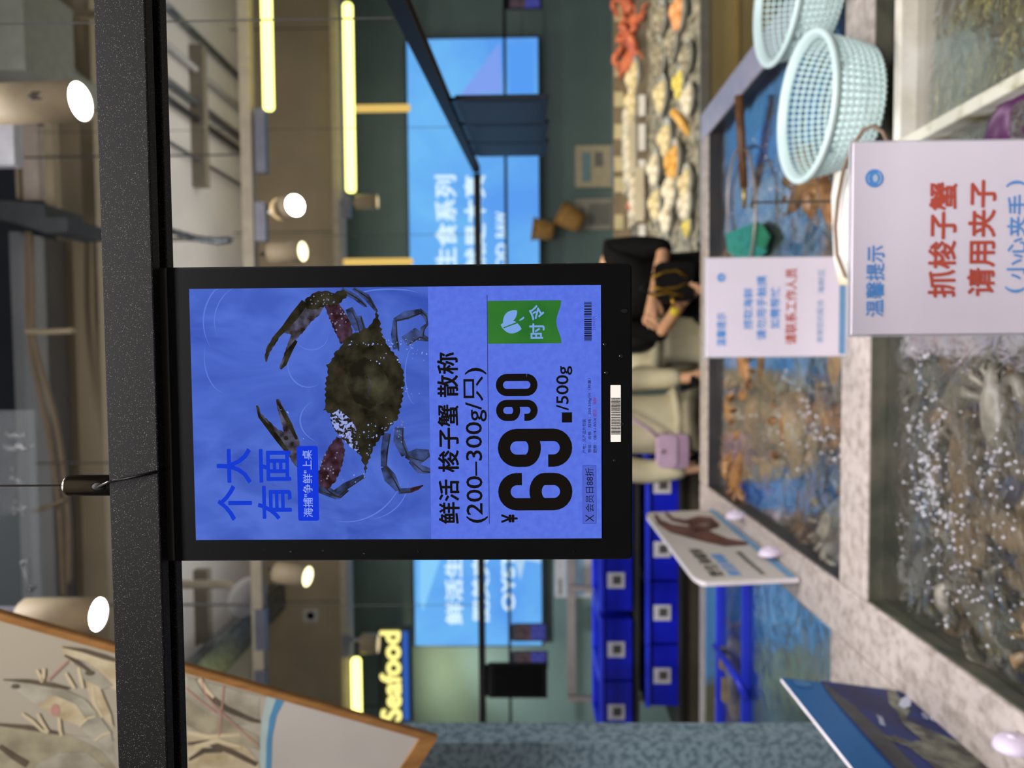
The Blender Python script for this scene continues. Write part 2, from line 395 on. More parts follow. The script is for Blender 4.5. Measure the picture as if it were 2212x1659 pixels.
def zpoly(mb, pts, mt, off, jag=0.0, seed=1):
    rnd = random.Random(seed); q = []
    n = len(pts)
    for i in range(n):
        a = Vector((*pts[i], 0)); b = Vector((*pts[(i+1) % n], 0)); q.append((a.x, a.y))
        if jag:
            L = (b - a).length; k = max(1, int(L / 14)); nn = Vector(((b-a).y, -(b-a).x, 0)).normalized() if L > 0 else Vector((0,0,0))
            for j in range(1, k):
                p = a.lerp(b, j / k) + nn * (jag * (1 if j % 2 else -0.35) * rnd.uniform(0.5, 1.1)); q.append((p.x, p.y))
    q = [(max(x, 240), min(max(y, 149), 1506)) for x, y in q]; q = [(min(x, 1508), y) for x, y in q]
    mb.poly([F.pt(*ZC(x, y), off) for x, y in q], mt)
def zline(mb, pts, ws, mt, off):
    """tapered stroke through points"""
    L = []; R = []
    for i, p in enumerate(pts):
        a = pts[max(0, i-1)]; b = pts[min(len(pts)-1, i+1)]; d = Vector((b[0]-a[0], b[1]-a[1])); d.normalize(); nx, ny = -d.y, d.x
        w = ws[i] if isinstance(ws, (list, tuple)) else ws
        L.append((p[0] + nx*w, p[1] + ny*w)); R.append((p[0] - nx*w, p[1] - ny*w))
    for i in range(len(pts)-1):
        qd = [L[i], L[i+1], R[i+1], R[i]]; qd = [(min(max(x,240),1508), min(max(y,149),1506)) for x, y in qd]
        quad(mb, [F.pt(*ZC(x, y), off) for x, y in qd], mt)
# soft ripple arcs on the water
for (cx, cy, rx, ry, a0, a1, w) in ((560, 330, 260, 260, 150, 250, 4), (560, 330, 200, 210, 160, 245, 3), (1050, 1050, 330, 360, 20, 100, 4), (1150, 1180, 240, 220, 0, 80, 3), (420, 520, 120, 190, 100, 200, 3), (980, 860, 170, 130, 120, 230, 4), (860, 560, 110, 120, 60, 200, 4), (880, 400, 90, 80, 0, 150, 3), (1440, 620, 60, 160, 260, 100, 3), (1300, 200, 180, 40, 180, 330, 4)):
    zline(pic, [(cx + rx*math.cos(math.radians(a0+(a1-a0)*i/14)), cy + ry*math.sin(math.radians(a0+(a1-a0)*i/14))) for i in range(15)], [w*math.sin(math.pi*(i+.4)/15.0) for i in range(15)], E_swirl, 0.00095)
pic_o = build('crab_picture', pic, scr_o)
cr = MB(); o1, o2, o3, o4 = 0.0010, 0.0011, 0.0012, 0.0013
# legs and paddles (behind the shell)
for pts, ws in (([(900,1235),(990,1262),(1050,1215),(1150,1160)], [14,26,20,10]), ([(905,1200),(960,1245),(1010,1270),(1060,1235)], [16,22,16,8]),
                ([(1278,930),(1262,1030),(1258,1112)], [22,20,16]), ([(1258,1112),(1290,1170),(1335,1240)], [18,34,14]), ([(1335,1245),(1400,1240),(1468,1213)], [16,14,2]),
                ([(1345,900),(1340,970),(1375,1050)], [24,30,22]), ([(1375,1050),(1440,1060),(1508,1040)], [14,46,20]), ([(1400,1080),(1450,1125),(1508,1135)], [12,26,14]),
                ([(1335,480),(1325,400),(1330,325)], [18,18,10]), ([(1325,325),(1390,300),(1465,280)], [10,24,14]), ([(1460,272),(1490,300),(1508,350)], [12,14,8]),
                ([(1380,440),(1440,400),(1508,430)], [30,34,12]), ([(1470,420),(1478,370),(1508,345)], [10,12,8]),
                ([(1045,155),(1120,200),(1175,250)], [18,16,8]), ([(1110,152),(1180,200),(1232,275)], [10,18,8]), ([(1140,300),(1150,360),(1170,420)], [12,20,14]),
                ([(1085,260),(1110,320),(1130,380)], [20,26,14])):
    zline(cr, pts, ws, E_leg, o1); 
    zline(cr, [(x+ws[min(i,len(ws)-1)]*0.7, y+ws[min(i,len(ws)-1)]*0.5) for i,(x,y) in enumerate(pts)], 3, E_crab, o1 + 0.00003)
zline(cr, [(1400,1242),(1440,1228),(1468,1213)], [12,10,2], E_red, o2)
# upper claw
zpoly(cr, [(1040,452),(985,330),(955,240),(1000,200),(1050,260),(1090,330),(1105,400)], E_red, o2, 4, 2)
zpoly(cr, [(850,212),(905,175),(960,165),(1010,180),(1060,158),(1078,190),(1030,235),(960,245),(905,262),(860,262)], E_crab, o3, 6, 3)
zpoly(cr, [(850,215),(900,185),(955,240),(930,290),(880,330),(840,380),(800,420),(772,470),(742,545),(715,585),(705,575),(730,510),(760,430),(776,392),(722,388),(690,440),(655,490),(635,545),(626,520),(640,460),(680,410),(735,355),(790,290)], E_crab2, o2, 3, 4)
zline(cr, [(850,225),(790,300),(735,365),(680,420),(645,480),(632,540)], [20,22,16,12,7,2], E_crab, o3)
zline(cr, [(800,430),(765,480),(735,555),(712,582)], [8,14,10,4], E_crab, o3)
cr.ball(F.pt(*ZC(775, 388), o3), (11*F.k/2.477, 0.00003, 11*F.k/2.477), E_crab)
# lower claw
zpoly(cr, [(573,775),(584,776),(600,820),(640,860),(690,908),(722,920),(702,840),(688,780),(684,742),(698,742),(740,830),(775,900),(800,960),(815,1020),(880,1100),(940,1180),(900,1215),(850,1180),(770,1090),(730,1020),(690,975),(640,910),(600,850)], E_crab2, o2, 3, 5)
zline(cr, [(577,778),(592,835),(640,895),(690,960),(740,1030)], [3,8,12,14,10], E_crab, o3)
zline(cr, [(690,748),(720,810),(755,880),(790,960)], [4,12,13,6], E_crab, o3)
zpoly(cr, [(1005,945),(960,1005),(922,1080),(900,1150),(905,1205),(950,1240),(1000,1185),(1035,1105),(1052,1020),(1035,955)], E_red, o3, 5, 6)
cr.ball(F.pt(*ZC(733, 953), o3), (12*F.k/2.477, 0.00003, 12*F.k/2.477), E_crab)
# shell
zpoly(cr, [(1236,266),(1215,320),(1195,350),(1150,378),(1100,398),(1055,430),(1035,465),(1000,500),(985,540),(955,560),(962,600),(948,660),(945,720),(950,770),(935,805),(975,820),(975,860),(1000,920),(1050,970),(1090,1010),(1130,1045),(1145,1090),(1158,1150),(1175,1090),(1200,1020),(1240,960),(1290,905),(1340,850),(1365,760),(1378,660),(1370,590),(1340,520),(1290,460),(1265,400),(1250,330)], E_crab, o3, 9, 7)
zpoly(cr, [(975,830),(1020,800),(1080,850),(1110,900),(1112,960),(1130,1040),(1090,1010),(1050,970),(1000,915)], E_mot, o4, 5, 8)
zpoly(cr, [(1080,560),(1160,520),(1250,560),(1290,650),(1270,760),(1190,800),(1110,760),(1060,660)], emit('screen_crab_gloss', S(30,28,20), 1.0, S(74,72,54), 90, (0.4, 0.75), 5.0), o4, 3, 9)
zline(cr, [(1165,620),(1195,650),(1180,700),(1190,745)], 3, E_crab2, o4 + 0.00004)
rnd = random.Random(11)
def spots(n, box_, rr, mt, off):
    for _ in range(n):
        x = rnd.uniform(box_[0], box_[2]); y = rnd.uniform(box_[1], box_[3]); r = rnd.uniform(*rr)
        k = 7
        if rnd.random() < 0.45: continue
        cr.poly([F.pt(*ZC(x + r*math.cos(2*math.pi*i/k)*rnd.uniform(.7,1.2), y + r*math.sin(2*math.pi*i/k)), off) for i in range(k)], mt)
E_pale = emit('screen_crab_spots', S(120,120,150))
spots(34, (915,1030,1010,1190), (2.5,6), E_pale, o4); spots(24, (975,260,1070,400), (2.5,6), E_pale, o4); spots(30, (870,180,1020,240), (2,5), E_pale, o4)
spots(22, (1180,440,1370,560), (2,6), E_hi, o4+.00004); spots(26, (1300,840,1380,980), (2,5), E_pale, o4); spots(20, (1150,870,1260,960), (2,7), E_hi, o4+.00004)
# foam line where the shell breaks the water
for cx, cy, sx, sy, n in ((1090,445,12,14,6),(1170,450,80,9,26),(1330,440,60,30,30),(1410,470,40,30,26),(1400,700,40,16,12),(1280,900,40,30,14),(1190,945,60,10,14),(1120,1170,60,20,12),(1450,500,40,60,14),(1180,1010,16,60,8),(820,960,10,14,5),(760,810,40,12,6)):
    for _ in range(n):
        x = rnd.gauss(cx, sx*.6); y = rnd.gauss(cy, sy*.6); r = rnd.uniform(1.2, 4.2); x = min(x, 1500)
        if rnd.random() < 0.4: continue
        cr.poly([F.pt(*ZC(x + r*math.cos(2*math.pi*i/7), y + r*math.sin(2*math.pi*i/7)), o4 + 0.00006) for i in range(7)], E_hi)
build('crab_image', cr, scr_o)
L = MB(); T0 = 0.0015
F.text(L, '个大', 463, 966, 539, 1125, E_blue, T0, 0.018); F.text(L, '有面', 551, 968, 626, 1123, E_blue, T0, 0.018)
L.poly(fpoly(rounded(639, 962, 685, 1126, 5), T0), E_tag)
F.text(L, '海捕"争鲜"上桌', 651, 971, 672, 1118, E_tagw, T0 + 0.0001, 0.004)
build('slogan_lettering', L, scr_o)
L = MB(); F.text(L, '鲜活 梭子蟹 散称', 946, 761, 992, 1135, E_dark, 0.001, 0.022); F.text(L, '(200–300g/只)', 1003, 795, 1053, 1133, E_dark, 0.001, 0.008)
quad(L, F.rect(1055.4, 639, 1056.6, 1135, 0.001), E_dark)
F.text(L, '产地：见产品外包装', 1259, 908, 1266.5, 982, E_dark, 0.001, 0.004); F.text(L, '等级：合格   规格：200-300g/只（称量）', 1271, 820, 1279, 981, E_dark, 0.001, 0.004)
F.text(L, '更新：0819-100-X', 1282, 905, 1290, 982, E_dark, 0.001, 0.004); F.text(L, '提货：海鲜', 1282, 861, 1290, 903, E_redt, 0.001, 0.006)
F.text(L, '2194115', 1282.5, 687, 1288, 717, E_boxl, 0.001, 0.0)
build('product_lettering', L, scr_o)
L = MB(); F.text(L, '¥', 1082, 1114, 1118, 1133, E_dark, 0.001, 0.03)
def numeral(mb, ch, x0, y0, x1, y1, sw, off):
    """heavy condensed numeral drawn as a stroke of width sw in photo pixels (type runs towards smaller y)"""
    w, h, r = y1 - y0, x1 - x0, sw/2; arc_ = lambda cx, cy, rx, ry, a0, a1: [(cx + rx*math.cos(math.radians(a0+(a1-a0)*i/12)), cy + ry*math.sin(math.radians(a0+(a1-a0)*i/12))) for i in range(13)]
    rx, cx = (w - sw)/2, w/2; ry = rx*0.98
    if ch == '0': pts = arc_(cx, h-r-ry, rx, ry, 0, 180) + arc_(cx, r+ry, rx, ry, 180, 360) + [(w-r, h-r-ry), (w-r, h-r-ry-1)]
    else:
        pts = [(w-r, r+ry+h*.07), (w-r, r+ry)] + arc_(cx, r+ry, rx, ry, 0, -180) + arc_(cx, h-r-ry, rx, ry, 180, 0) + arc_(cx, h*.42+r+ry*.75, rx, ry*.75, 0, -170)
        if ch == '9': pts = [(w - a, h - b) for a, b in pts]
    ribbon_(mb, pts, r, lambda a, b: F.pt(x0 + b, y1 - a, off), E_dark)
def ribbon_(mb, pts, w_, fn, mt):
    Lp, Rp = [], []
    for i, p in enumerate(pts):
        a = pts[max(0, i-1)]; b = pts[min(len(pts)-1, i+1)]; d = Vector((b[0]-a[0], b[1]-a[1])); d = d.normalized() if d.length else Vector((1, 0))
        Lp.append((p[0]-d.y*w_, p[1]+d.x*w_)); Rp.append((p[0]+d.y*w_, p[1]-d.x*w_))
    for i in range(len(pts)-1): quad(mb, [fn(*Lp[i]), fn(*Lp[i+1]), fn(*Rp[i+1]), fn(*Rp[i])], mt)
numeral(L, '6', 1076, 1024, 1237, 1106, 27, 0.001); numeral(L, '9', 1076, 928, 1237, 1011, 27, 0.001)
quad(L, F.rect(1215, 893, 1237, 915, 0.001), E_dark)
numeral(L, '9', 1073, 865, 1163, 911, 15.5, 0.001); numeral(L, '0', 1073, 809, 1163, 857, 15.5, 0.001)
F.text(L, '/500g', 1203, 793, 1238, 889, E_dark, 0.001, 0.012)
build('price_lettering', L, scr_o)
L = MB(); n = 24
wave = [(1057, 744), (1057, 652)] + [(1215 - 10.5*(0.5 - 0.5*math.cos(2*math.pi*i/n)), 652 + 92.0*i/n) for i in range(n+1)]
L.poly(fpoly(wave, 0.001), E_green)
def leaf(cx, cy, a, l, w):
    c, s_ = math.cos(a), math.sin(a); top = [(t*l - l/2, w*math.sin(math.pi*t)**0.8) for t in [i/12 for i in range(13)]]
    pts = top + [(x, -y) for x, y in top[::-1][1:-1]]
    return [(cx + x*c - y*s_, cy + x*s_ + y*c) for x, y in pts]
L.poly(fpoly(leaf(1107, 708, math.radians(12), 46, 14), 0.0011), E_greenw); L.poly(fpoly(leaf(1105, 686, math.radians(-40), 40, 11), 0.0011), E_greenw)
quad(L, fpoly([(1090,709),(1134,692),(1136,695),(1091,711)], 0.0012), E_green); quad(L, fpoly([(1124,694),(1134,686),(1136,689),(1127,697)], 0.0011), E_greenw)
F.text(L, '时', 1146, 701, 1179, 734, E_greenw, 0.0011, 0.02); F.text(L, '令', 1145, 662, 1178, 696, E_greenw, 0.0011, 0.02, math.radians(-15))
build('season_badge', L, scr_o)
L = MB(); L.poly(fpoly(rounded(1259, 1008, 1289, 1136, 2), 0.001), E_boxl); L.poly(fpoly(rounded(1259.8, 1008.8, 1288.2, 1135.2, 2), 0.00105), E_box)
F.text(L, '会员日88折', 1265, 1014, 1283, 1110, E_dark, 0.0012, -0.004); 
for a, b in (((1265,1117),(1283,1130)), ((1265,1130),(1283,1117))): quad(L, fpoly([(a[0],a[1]-1.2),(a[0],a[1]+1.2),(b[0],b[1]+1.2),(b[0],b[1]-1.2)], 0.0012), E_dark)
build('member_box', L, scr_o)
def bars(mb, x0, y0, x1, y1, mt, off, seed, unit):
    r_ = random.Random(seed); y = y0
    while y < y1 - unit:
        w = r_.choice((1, 1, 2, 3)) * unit; w = min(w, y1 - y)
        quad(mb, F.rect(x0, y, x1, y + w, off), mt); y += w + r_.choice((1, 1, 2, 2)) * unit
L = MB(); bars(L, 1264, 656, 1280, 741, E_dark, 0.001, 3, 0.95); build('barcode', L, scr_o)
L = MB(); L.slab(fpoly(rounded(1320, 835, 1342, 958, 1), 0.0009), (0, 0.0004, 0), mat('white_sticker', S(232,226,214), 0.5))
bars(L, 1321, 862, 1341, 942, M_black, 0.001, 8, 0.55); build('barcode_sticker', L, disp)
M_drop = mat('water_drop', (1,1,1,1), 0.04, trans=1.0, c2=(1,1,1,1))
L = MB()
for x, y, r in ((1350,676,6),(1308,747,5),(1343,773,5),(1311,808,5),(1344,919,5),(1328,998,3.5),(620,1195,3),(690,1193,2),(900,1196,2.5),(560,1190,2),(1240,1196,2.5),(780,1200,2),(1290,690,2)):
    L.ball(F.pt(x, y, 0.0004), (r*F.k, 0.0008, r*F.k*1.1), M_drop, 10, 6)
build('water_drops', L, disp, smooth=True)['kind'] = 'stuff'

# wire gripper on top of the near rail
gy = BY + 0.009
g0 = P(228, 1048, gy); g0.z = z_top
g1 = Vector((g0.x, gy, P(146, 1048, gy).z)); gr = 0.0058
wg = thing('wire_gripper', 'chrome cable gripper standing on the nearest rail above the price display', 'cable gripper', g0)
m = MB(); h = g1.z - g0.z
m.lathe([(0, 0), (gr, 0), (gr, h*0.93), (gr*1.02, h*0.93), (gr*1.02, h*0.965), (gr*0.9, h), (gr*0.35, h*1.01), (gr*0.3, h*1.08), (0, h*1.09)], M_steel, g0)
build('barrel', m, wg, smooth=True, bevel=0)
m = MB(); hc = Vector((g0.x + 0.0, gy - gr*0.99, g0.z + h*0.27)); m.ball(hc, (0.0026, 0.0006, 0.0042), M_black); build('cable_hole', m, wg, smooth=True)
m = MB(); m.tube([Vector((g0.x, gy, g0.z + h)), Vector((g0.x - 0.002, gy, 3.5))], 0.00055, mat('steel_cable', S(120,112,105), 0.35, 0.9), 8)
e = P(330, 1021, BY - 0.0015)
m.tube([hc + Vector((0, -0.0004, 0)), P(232, 1041, BY - 0.006), P(245, 1038, BY - 0.004)], 0.0006, MATS['steel_cable'], 8)
build('steel_wire', m, wg, smooth=True)
m = MB(); m.tube([P(240, 1040, BY - 0.0045), P(300, 1028, BY - 0.002), e, e + Vector((0.001, 0.006, -0.004))], 0.0008, M_black, 8); build('wire_tail', m, wg, smooth=True)

# other rails of the hanging frame
RY = 2.9; rz = P(1043, 900, RY).z; rx = P(1033, 385, RY).x
rail('hanging_rail', 'long thin black rail crossing in front of the blue lightbox', (-2.0, RY, rz), (rx + 0.02, RY, rz), group=None)
rail('hanging_rail', 'thick black rail slanting away to the right over the fish tanks', (rx + 0.02, RY - 0.01, rz), (P(893, 0, 1.0).x + 0.01, 0.95, rz))
FY = 5.4; fz = P(1092, 300, FY).z
rail('hanging_rail', 'thinnest black rail close to the lightbox wall behind the other rails', (-2.9, FY, fz - 0.01), (3.2, FY, fz - 0.01), 0.02, 0.022)
M_cable = mat('thin_dark_wire', S(70,66,60), 0.5)
def wire(label, x, y, z0, z1=3.56, r=0.0012):
    tag(build('suspension_wire', MB().tube([(x, y, z0), (x, y, z1)], r, M_cable, 6)), label, 'wire')
hr = z_top - z_bot
p = P(700, 265, RY); wire('thin suspension wire dropping past the two long yellow light tubes', p.x - 0.02, RY + 0.012, rz + hr)
p = P(700, 508, RY); wire('thin suspension wire just left of the round white spotlight', p.x, RY + 0.012, rz + hr)
p = P(700, 1310, RY); wire('thin suspension wire crossing left of the small spotlight by the Seafood sign', p.x, RY + 0.012, rz + hr)
p = P(100, 85, 2.0); wire('thin suspension wire at the right end of the slanting black rail', P(893, 40, 1.06).x + 0.02, 1.1, rz + hr, EYE + 3.9)

def back_display(name, label, o, rz_, w=0.157, h=0.247, lit=False, top=0.0, pm=None, pm2=None):
    t = thing(name, label, 'price display', o, rz_)
    m = MB(); m.box((-w/2, -0.006, -h), (w/2, 0.006, top), pm or mat('slate_plastic', S(40,46,54), 0.5, spec=.2)); build('housing', m, t, world=False, bevel=0.003)
    m = MB(); 
    if lit:
        m.box((-w*0.43, -0.0072, -h*0.93), (w*0.43, -0.0062, -h*0.52), emit('far_screen_panel', S(70,72,150), 1.0, S(48,50,110), 30)); m.box((-w*0.43, -0.0072, -h*0.52), (w*0.43, -0.0062, -h*0.08), emit('far_screen_picture', S(52,42,50), 1.0, S(84,70,74), 25))
    else:
        m.box((-w*0.43, -0.0072, -h*0.92), (w*0.43, -0.0062, -h*0.08), pm2 or mat('slate_panel', S(48,54,62), 0.5, spec=.2))
    build('screen' if lit else 'back_panel', m, t, world=False)
    m = MB(); m.box((-w*0.45, -0.004, top - 0.002), (w*0.45, 0.004, top + 0.012), M_black); build('mounting_hook', m, t, world=False, bevel=0.001)
    return t
ra = Vector((rx + 0.02, RY - 0.01, rz)); rb = Vector((P(893, 0, 1.0).x + 0.01, 0.95, rz))
def along(py):
    """point of the slanting rail seen at photo height py"""
    lo, hi = 0.0, 1.0
    for _ in range(40):
        mid = (lo + hi) / 2; q = ra.lerp(rb, mid); c = RC.transposed() @ (q - Vector((0, 0, EYE))); y = 829.5 - c.y / -c.z * FPX
        if y > py: lo = mid
        else: hi = mid
    return ra.lerp(rb, lo)
rang = math.atan2(rb.y - ra.y, rb.x - ra.x)
q0 = along(222); q1 = along(343); nd = 3
wd = (q1 - q0).length / nd - 0.003
for i in range(nd):
    q = q0.lerp(q1, (i + 0.5) / nd); q.z = rz - 0.012
    off = Vector((-math.sin(rang), math.cos(rang), 0)) * 0.012
    back_display('price_display', 'dark back of a price display, %s of the row under the slanting black rail' % ('farthest', 'middle one', 'nearest')[2 - i], q + off, rang, wd, rz - P(1182, 280, q.y).z - 0.012, False)
q = P(1050, 1472, RY); 
back_display('price_display', 'black price display hanging from the long thin rail left of the lightbox', Vector((q.x, RY + 0.012, rz - 0.012)), 0, 0.150, 0.245, False, 0.0, M_matte, M_black)
q = P(1080, 1365, FY); back_display('price_display', 'small dark lit screen hanging in front of the OYSTER lettering', Vector((q.x, FY - 0.01, fz - 0.022)), 0, 0.142, 0.27, True)
q = P(1080, 1424, FY); back_display('price_display', 'small violet lit screen beside the hanging black display', Vector((q.x, FY - 0.01, fz - 0.022)), 0, 0.142, 0.27, True)
q = P(1100, 5, FY); back_display('price_display', 'small purple lit screen at the far right edge of the dark wall', Vector((q.x, FY - 0.01, fz - 0.022)), 0, 0.12, 0.26, True)

# ================================================================== BACK WALL: LIGHTBOX, SIGNS
LB = Face(1030, 750, 5.9)
lx = MB(); c = [(882, 98), (1163, 95), (1170, 1393), (900, 1404)]
Z = lambda x: LB.pt(x, 0).z
A0 = LB.pt(1166, 1404); A1 = LB.pt(882 + 6, 97)
lbt = thing('lightbox', 'long glowing sky-blue wall lightbox with white Chinese lettering and OYSTER', 'lightbox', (0.5*(A0.x+A1.x), 5.95, A0.z))
lx.box((A0.x - 0.02, 5.9, A0.z - 0.02), (A1.x + 0.02, WALL_Y, A1.z + 0.02), mat('dark_lightbox_frame', S(60,72,72), 0.5)); build('case', lx, lbt, bevel=0.006)
m = MB(); m.box((A0.x, 5.895, A0.z), (A1.x, 5.899, A1.z), emit('lightbox_blue', S(112,186,246), 1.0, S(92,158,240), 1.3, (0.35, 0.68), 5.0, (1, 1, 1.2), 0.6))
fc = build('lit_face', m, lbt)
LB = Face(1030, 750, 5.89)
m = MB(); m.poly([LB.pt(*q) for q in ((1000,215),(1085,105),(1090,210))], emit('lightbox_wedge', S(128,160,240))); build('printed_picture', m, fc)
m = MB(); m.poly([LB.pt(*q) for q in ((1105,110),(1158,105),(1158,212),(1105,212))], emit('lightbox_deep', S(88,158,244))); build('printed_picture', m, fc)
m = MB(); m.poly([LB.pt(*q) for q in ((900,1212),(945,1212),(905,1330),(898,1300))], emit('lightbox_pale', S(138,206,252))); build('printed_picture', m, fc)
m = MB(); m.poly([LB.pt(x, y) for x, y in ((1125,1150),(1160,1140),(1165,1222),(1130,1215),(1120,1260),(1108,1215))], emit('lightbox_foam', S(176,210,240))); build('printed_picture', m, fc)
m = MB(); m.tube([LB.pt(918 + 14*math.cos(a), 153 + 14*math.sin(a)) for a in [2*math.pi*i/20 for i in range(20)]], 0.006, emit('lightbox_logo', S(92,166,236)), 6, closed=True); build('printed_picture', m, fc)
E_lbw = emit('lightbox_letter', S(212,238,252), 1.1)
m = MB()
def lt(t, x0, y0, x1, y1, b):
    m = MB(); LB.text(m, t, x0, y0, x1, y1, E_lbw, 0.006, b); build('white_lettering', m, fc)
lt('鲜活生蚝', 955, 1152, 994, 1358, 0.03); lt('肥美爽滑', 1014, 1152, 1052, 1352, 0.03); lt('OYSTER', 1079, 1140, 1108, 1328, 0.03)
lt('鲜活生食系列', 943, 382, 990, 690, 0.03); lt('吃的就是本真', 1006, 382, 1052, 690, 0.03); lt('SEAFOOD', 1073, 528, 1096, 690, 0.03); lt('RAW', 1073, 461, 1096, 516, 0.03)

def notice(label, x0, y0, x1, y1, cm, parts, d=5.97):
    fN = Face((x0+x1)/2, (y0+y1)/2, d); t = thing('wall_notice', label, 'notice', fN.pt(x1, (y0+y1)/2))
    m = MB(); m.slab([fN.pt(*q) for q in rounded(x0, y0, x1, y1, 4)], (0, 0.03, 0), cm); build('board', m, t)
    m = MB()
    for a, b, c_, d_, mm in parts: quad(m, fN.rect(a, b, c_, d_, 0.004), mm)
    build('print', m, t)
M_cream = mat('cream_notice', S(214,202,168), 0.6); M_greyn = mat('grey_notice', S(186,178,160), 0.6); M_lilacn = mat('white_notice', S(214,208,210), 0.6)
M_tealp = mat('teal_print', S(140,170,170), 0.6); M_greyp = mat('grey_print', S(140,140,128), 0.6); M_bluep = mat('pale_blue_print', S(150,180,205), 0.6)
notice('cream notice with a blue bottom edge on the wall above the seafood counter', 1244, 315, 1325, 403, M_cream, [(1258, 330, 1276, 392, M_tealp), (1284, 330, 1302, 360, M_greyp), (1319, 318, 1325, 400, M_bluep)])
notice('grey notice on the wall beside the woven baskets', 1240, 430, 1322, 495, M_greyn, [(1272, 440, 1318, 486, M_greyp), (1254, 450, 1262, 470, M_greyp)])
notice('white framed notice on the wall above the blue crates', 1198, 1185, 1280, 1292, M_lilacn, [(1206, 1250, 1213, 1286, M_greyp), (1222, 1190, 1262, 1288, M_bluep)])
# woven baskets on the wall
M_wicker = mat('woven_bamboo', S(206,160,88), 0.6, c2=S(158,112,52), scale=60, bump=0.4)
def wicker(label, px, py, tilt, r0, h):
    o = P(px, py, 5.86); t = thing('woven_basket', label, 'basket', o, 0, None); ax = Vector((math.sin(tilt), 0, math.cos(tilt)))
    m = MB(); m.lathe([(0, 0), (r0*0.72, 0), (r0*0.8, h*0.2), (r0*0.95, h*0.7), (r0, h), (r0*0.93, h), (r0*0.85, h*0.6), (r0*0.68, h*0.06), (0, h*0.06)], M_wicker, o, ax, 28); build('bowl', m, t, smooth=True)
    m = MB(); q = Vector((0,0,1)).rotation_difference(ax)
    m.tube([o + q @ Vector((r0*math.cos(a), r0*math.sin(a), h)) for a in [2*math.pi*i/28 for i in range(28)]], 0.009, mat('bamboo_rim', S(190,140,72), 0.5), 8, closed=True); build('rim', m, t, smooth=True)
    m = MB(); m.tube([o + q @ Vector((0, 0, h*0.6)), (o.x, WALL_Y, o.z + h*0.6)], 0.008, M_matte, 8); build('wall_peg', m, t)
wicker('woven bamboo basket on the wall touching the lightbox edge', 1196, 500, math.radians(8), 0.09, 0.17)
wicker('woven bamboo basket tilted on the wall by the grey notice', 1256, 484, math.radians(28), 0.105, 0.2)

# Seafood sign
SY = 5.6; fS = Face(850, 1455, SY)
sg = thing('neon_sign', 'glowing yellow Seafood letter sign with a blue strip below it', 'sign', fS.pt(890, 1458))
m = MB(); m.box(fS.pt(892, 1562, 0.0), fS.pt(816, 1350, -0.03), mat('dark_sign_board', S(58,72,72), 0.6)); build('backing_board', m, sg)
m = MB(); fS.text(m, 'Seafood', 821, 1357, 868, 1560, emit('yellow_neon', S(252,238,140), 1.4), 0.02, 0.035); build('letters', m, sg)
m = MB(); m.box(fS.pt(884, 1558, 0.012), fS.pt(871, 1360, 0.0), emit('blue_strip_light', S(50,92,176))); build('blue_strip', m, sg)
m = MB()
for y in (1385, 1530): p = fS.pt(817, y, -0.015); m.tube([p, (p.x, p.y, EYE + 2.0)], 0.006, M_cable, 6)
build('hanger_rods', m, sg)
area_light('sign_glow', (fS.pt(870, 1500).x, SY - 0.0, fS.pt(905, 0).z), 0.7, 0.04, 5, (1, 0.95, 0.6), (0.5, 0, 0))

# ================================================================== CEILING FITTINGS
E_tube = emit('yellow_light_tube', S(255,250,140), 3.0); E_amber = emit('amber_light_rod', S(238,200,110), 0.95)
M_alu = mat('anodised_aluminium', S(132,132,142), 0.4, 0.5); M_beige = mat('beige_paint', S(176,158,126), 0.6); M_track = mat('beige_track', S(176,164,140), 0.55)
TY = 2.86
def bar_h(name, label, cat, x0, y0, x1, y1, Y, m_, dep, parent=None, group=None):
    a = P(x1, y1, Y); b = P(x0, y0, Y); mb = MB(); mb.box((min(a.x,b.x), Y, min(a.z,b.z)), (max(a.x,b.x), Y + dep, max(a.z,b.z)), m_)
    return build(name, mb, parent) if parent else tag(build(name, mb), label, cat, group)
trk = thing('lighting_track', 'long beige lighting track crossing under the ceiling in front of the tan fascia', 'lighting track', (0, TY, P(556, 830, TY).z))
a = P(556, 1600, TY); b = P(531, 20, TY)
m = MB(); m.box((-2.6, TY, P(556, 830, TY).z), (2.6, TY + 0.05, P(531, 830, TY).z), M_track); build('track_body', m, trk, bevel=0.003)
m = MB()
for y in (330, 1000, 1310): p = P(540, y, TY); m.tube([(p.x, TY + 0.025, P(532, 830, TY).z), (p.x, TY + 0.025, EYE + 2.0 if TY > 3.4 else 3.6)], 0.004, M_cable, 6)
build('drop_rods', m, trk)
m = MB()
for (y0, y1) in ((240, 372), (440, 520), (1310, 1405), (1440, 1500)):
    m = MB(); m.box(P(574, y1, TY - 0.004), P(556, y0, TY + 0.03), M_alu); build('silver_adapter', m, trk)
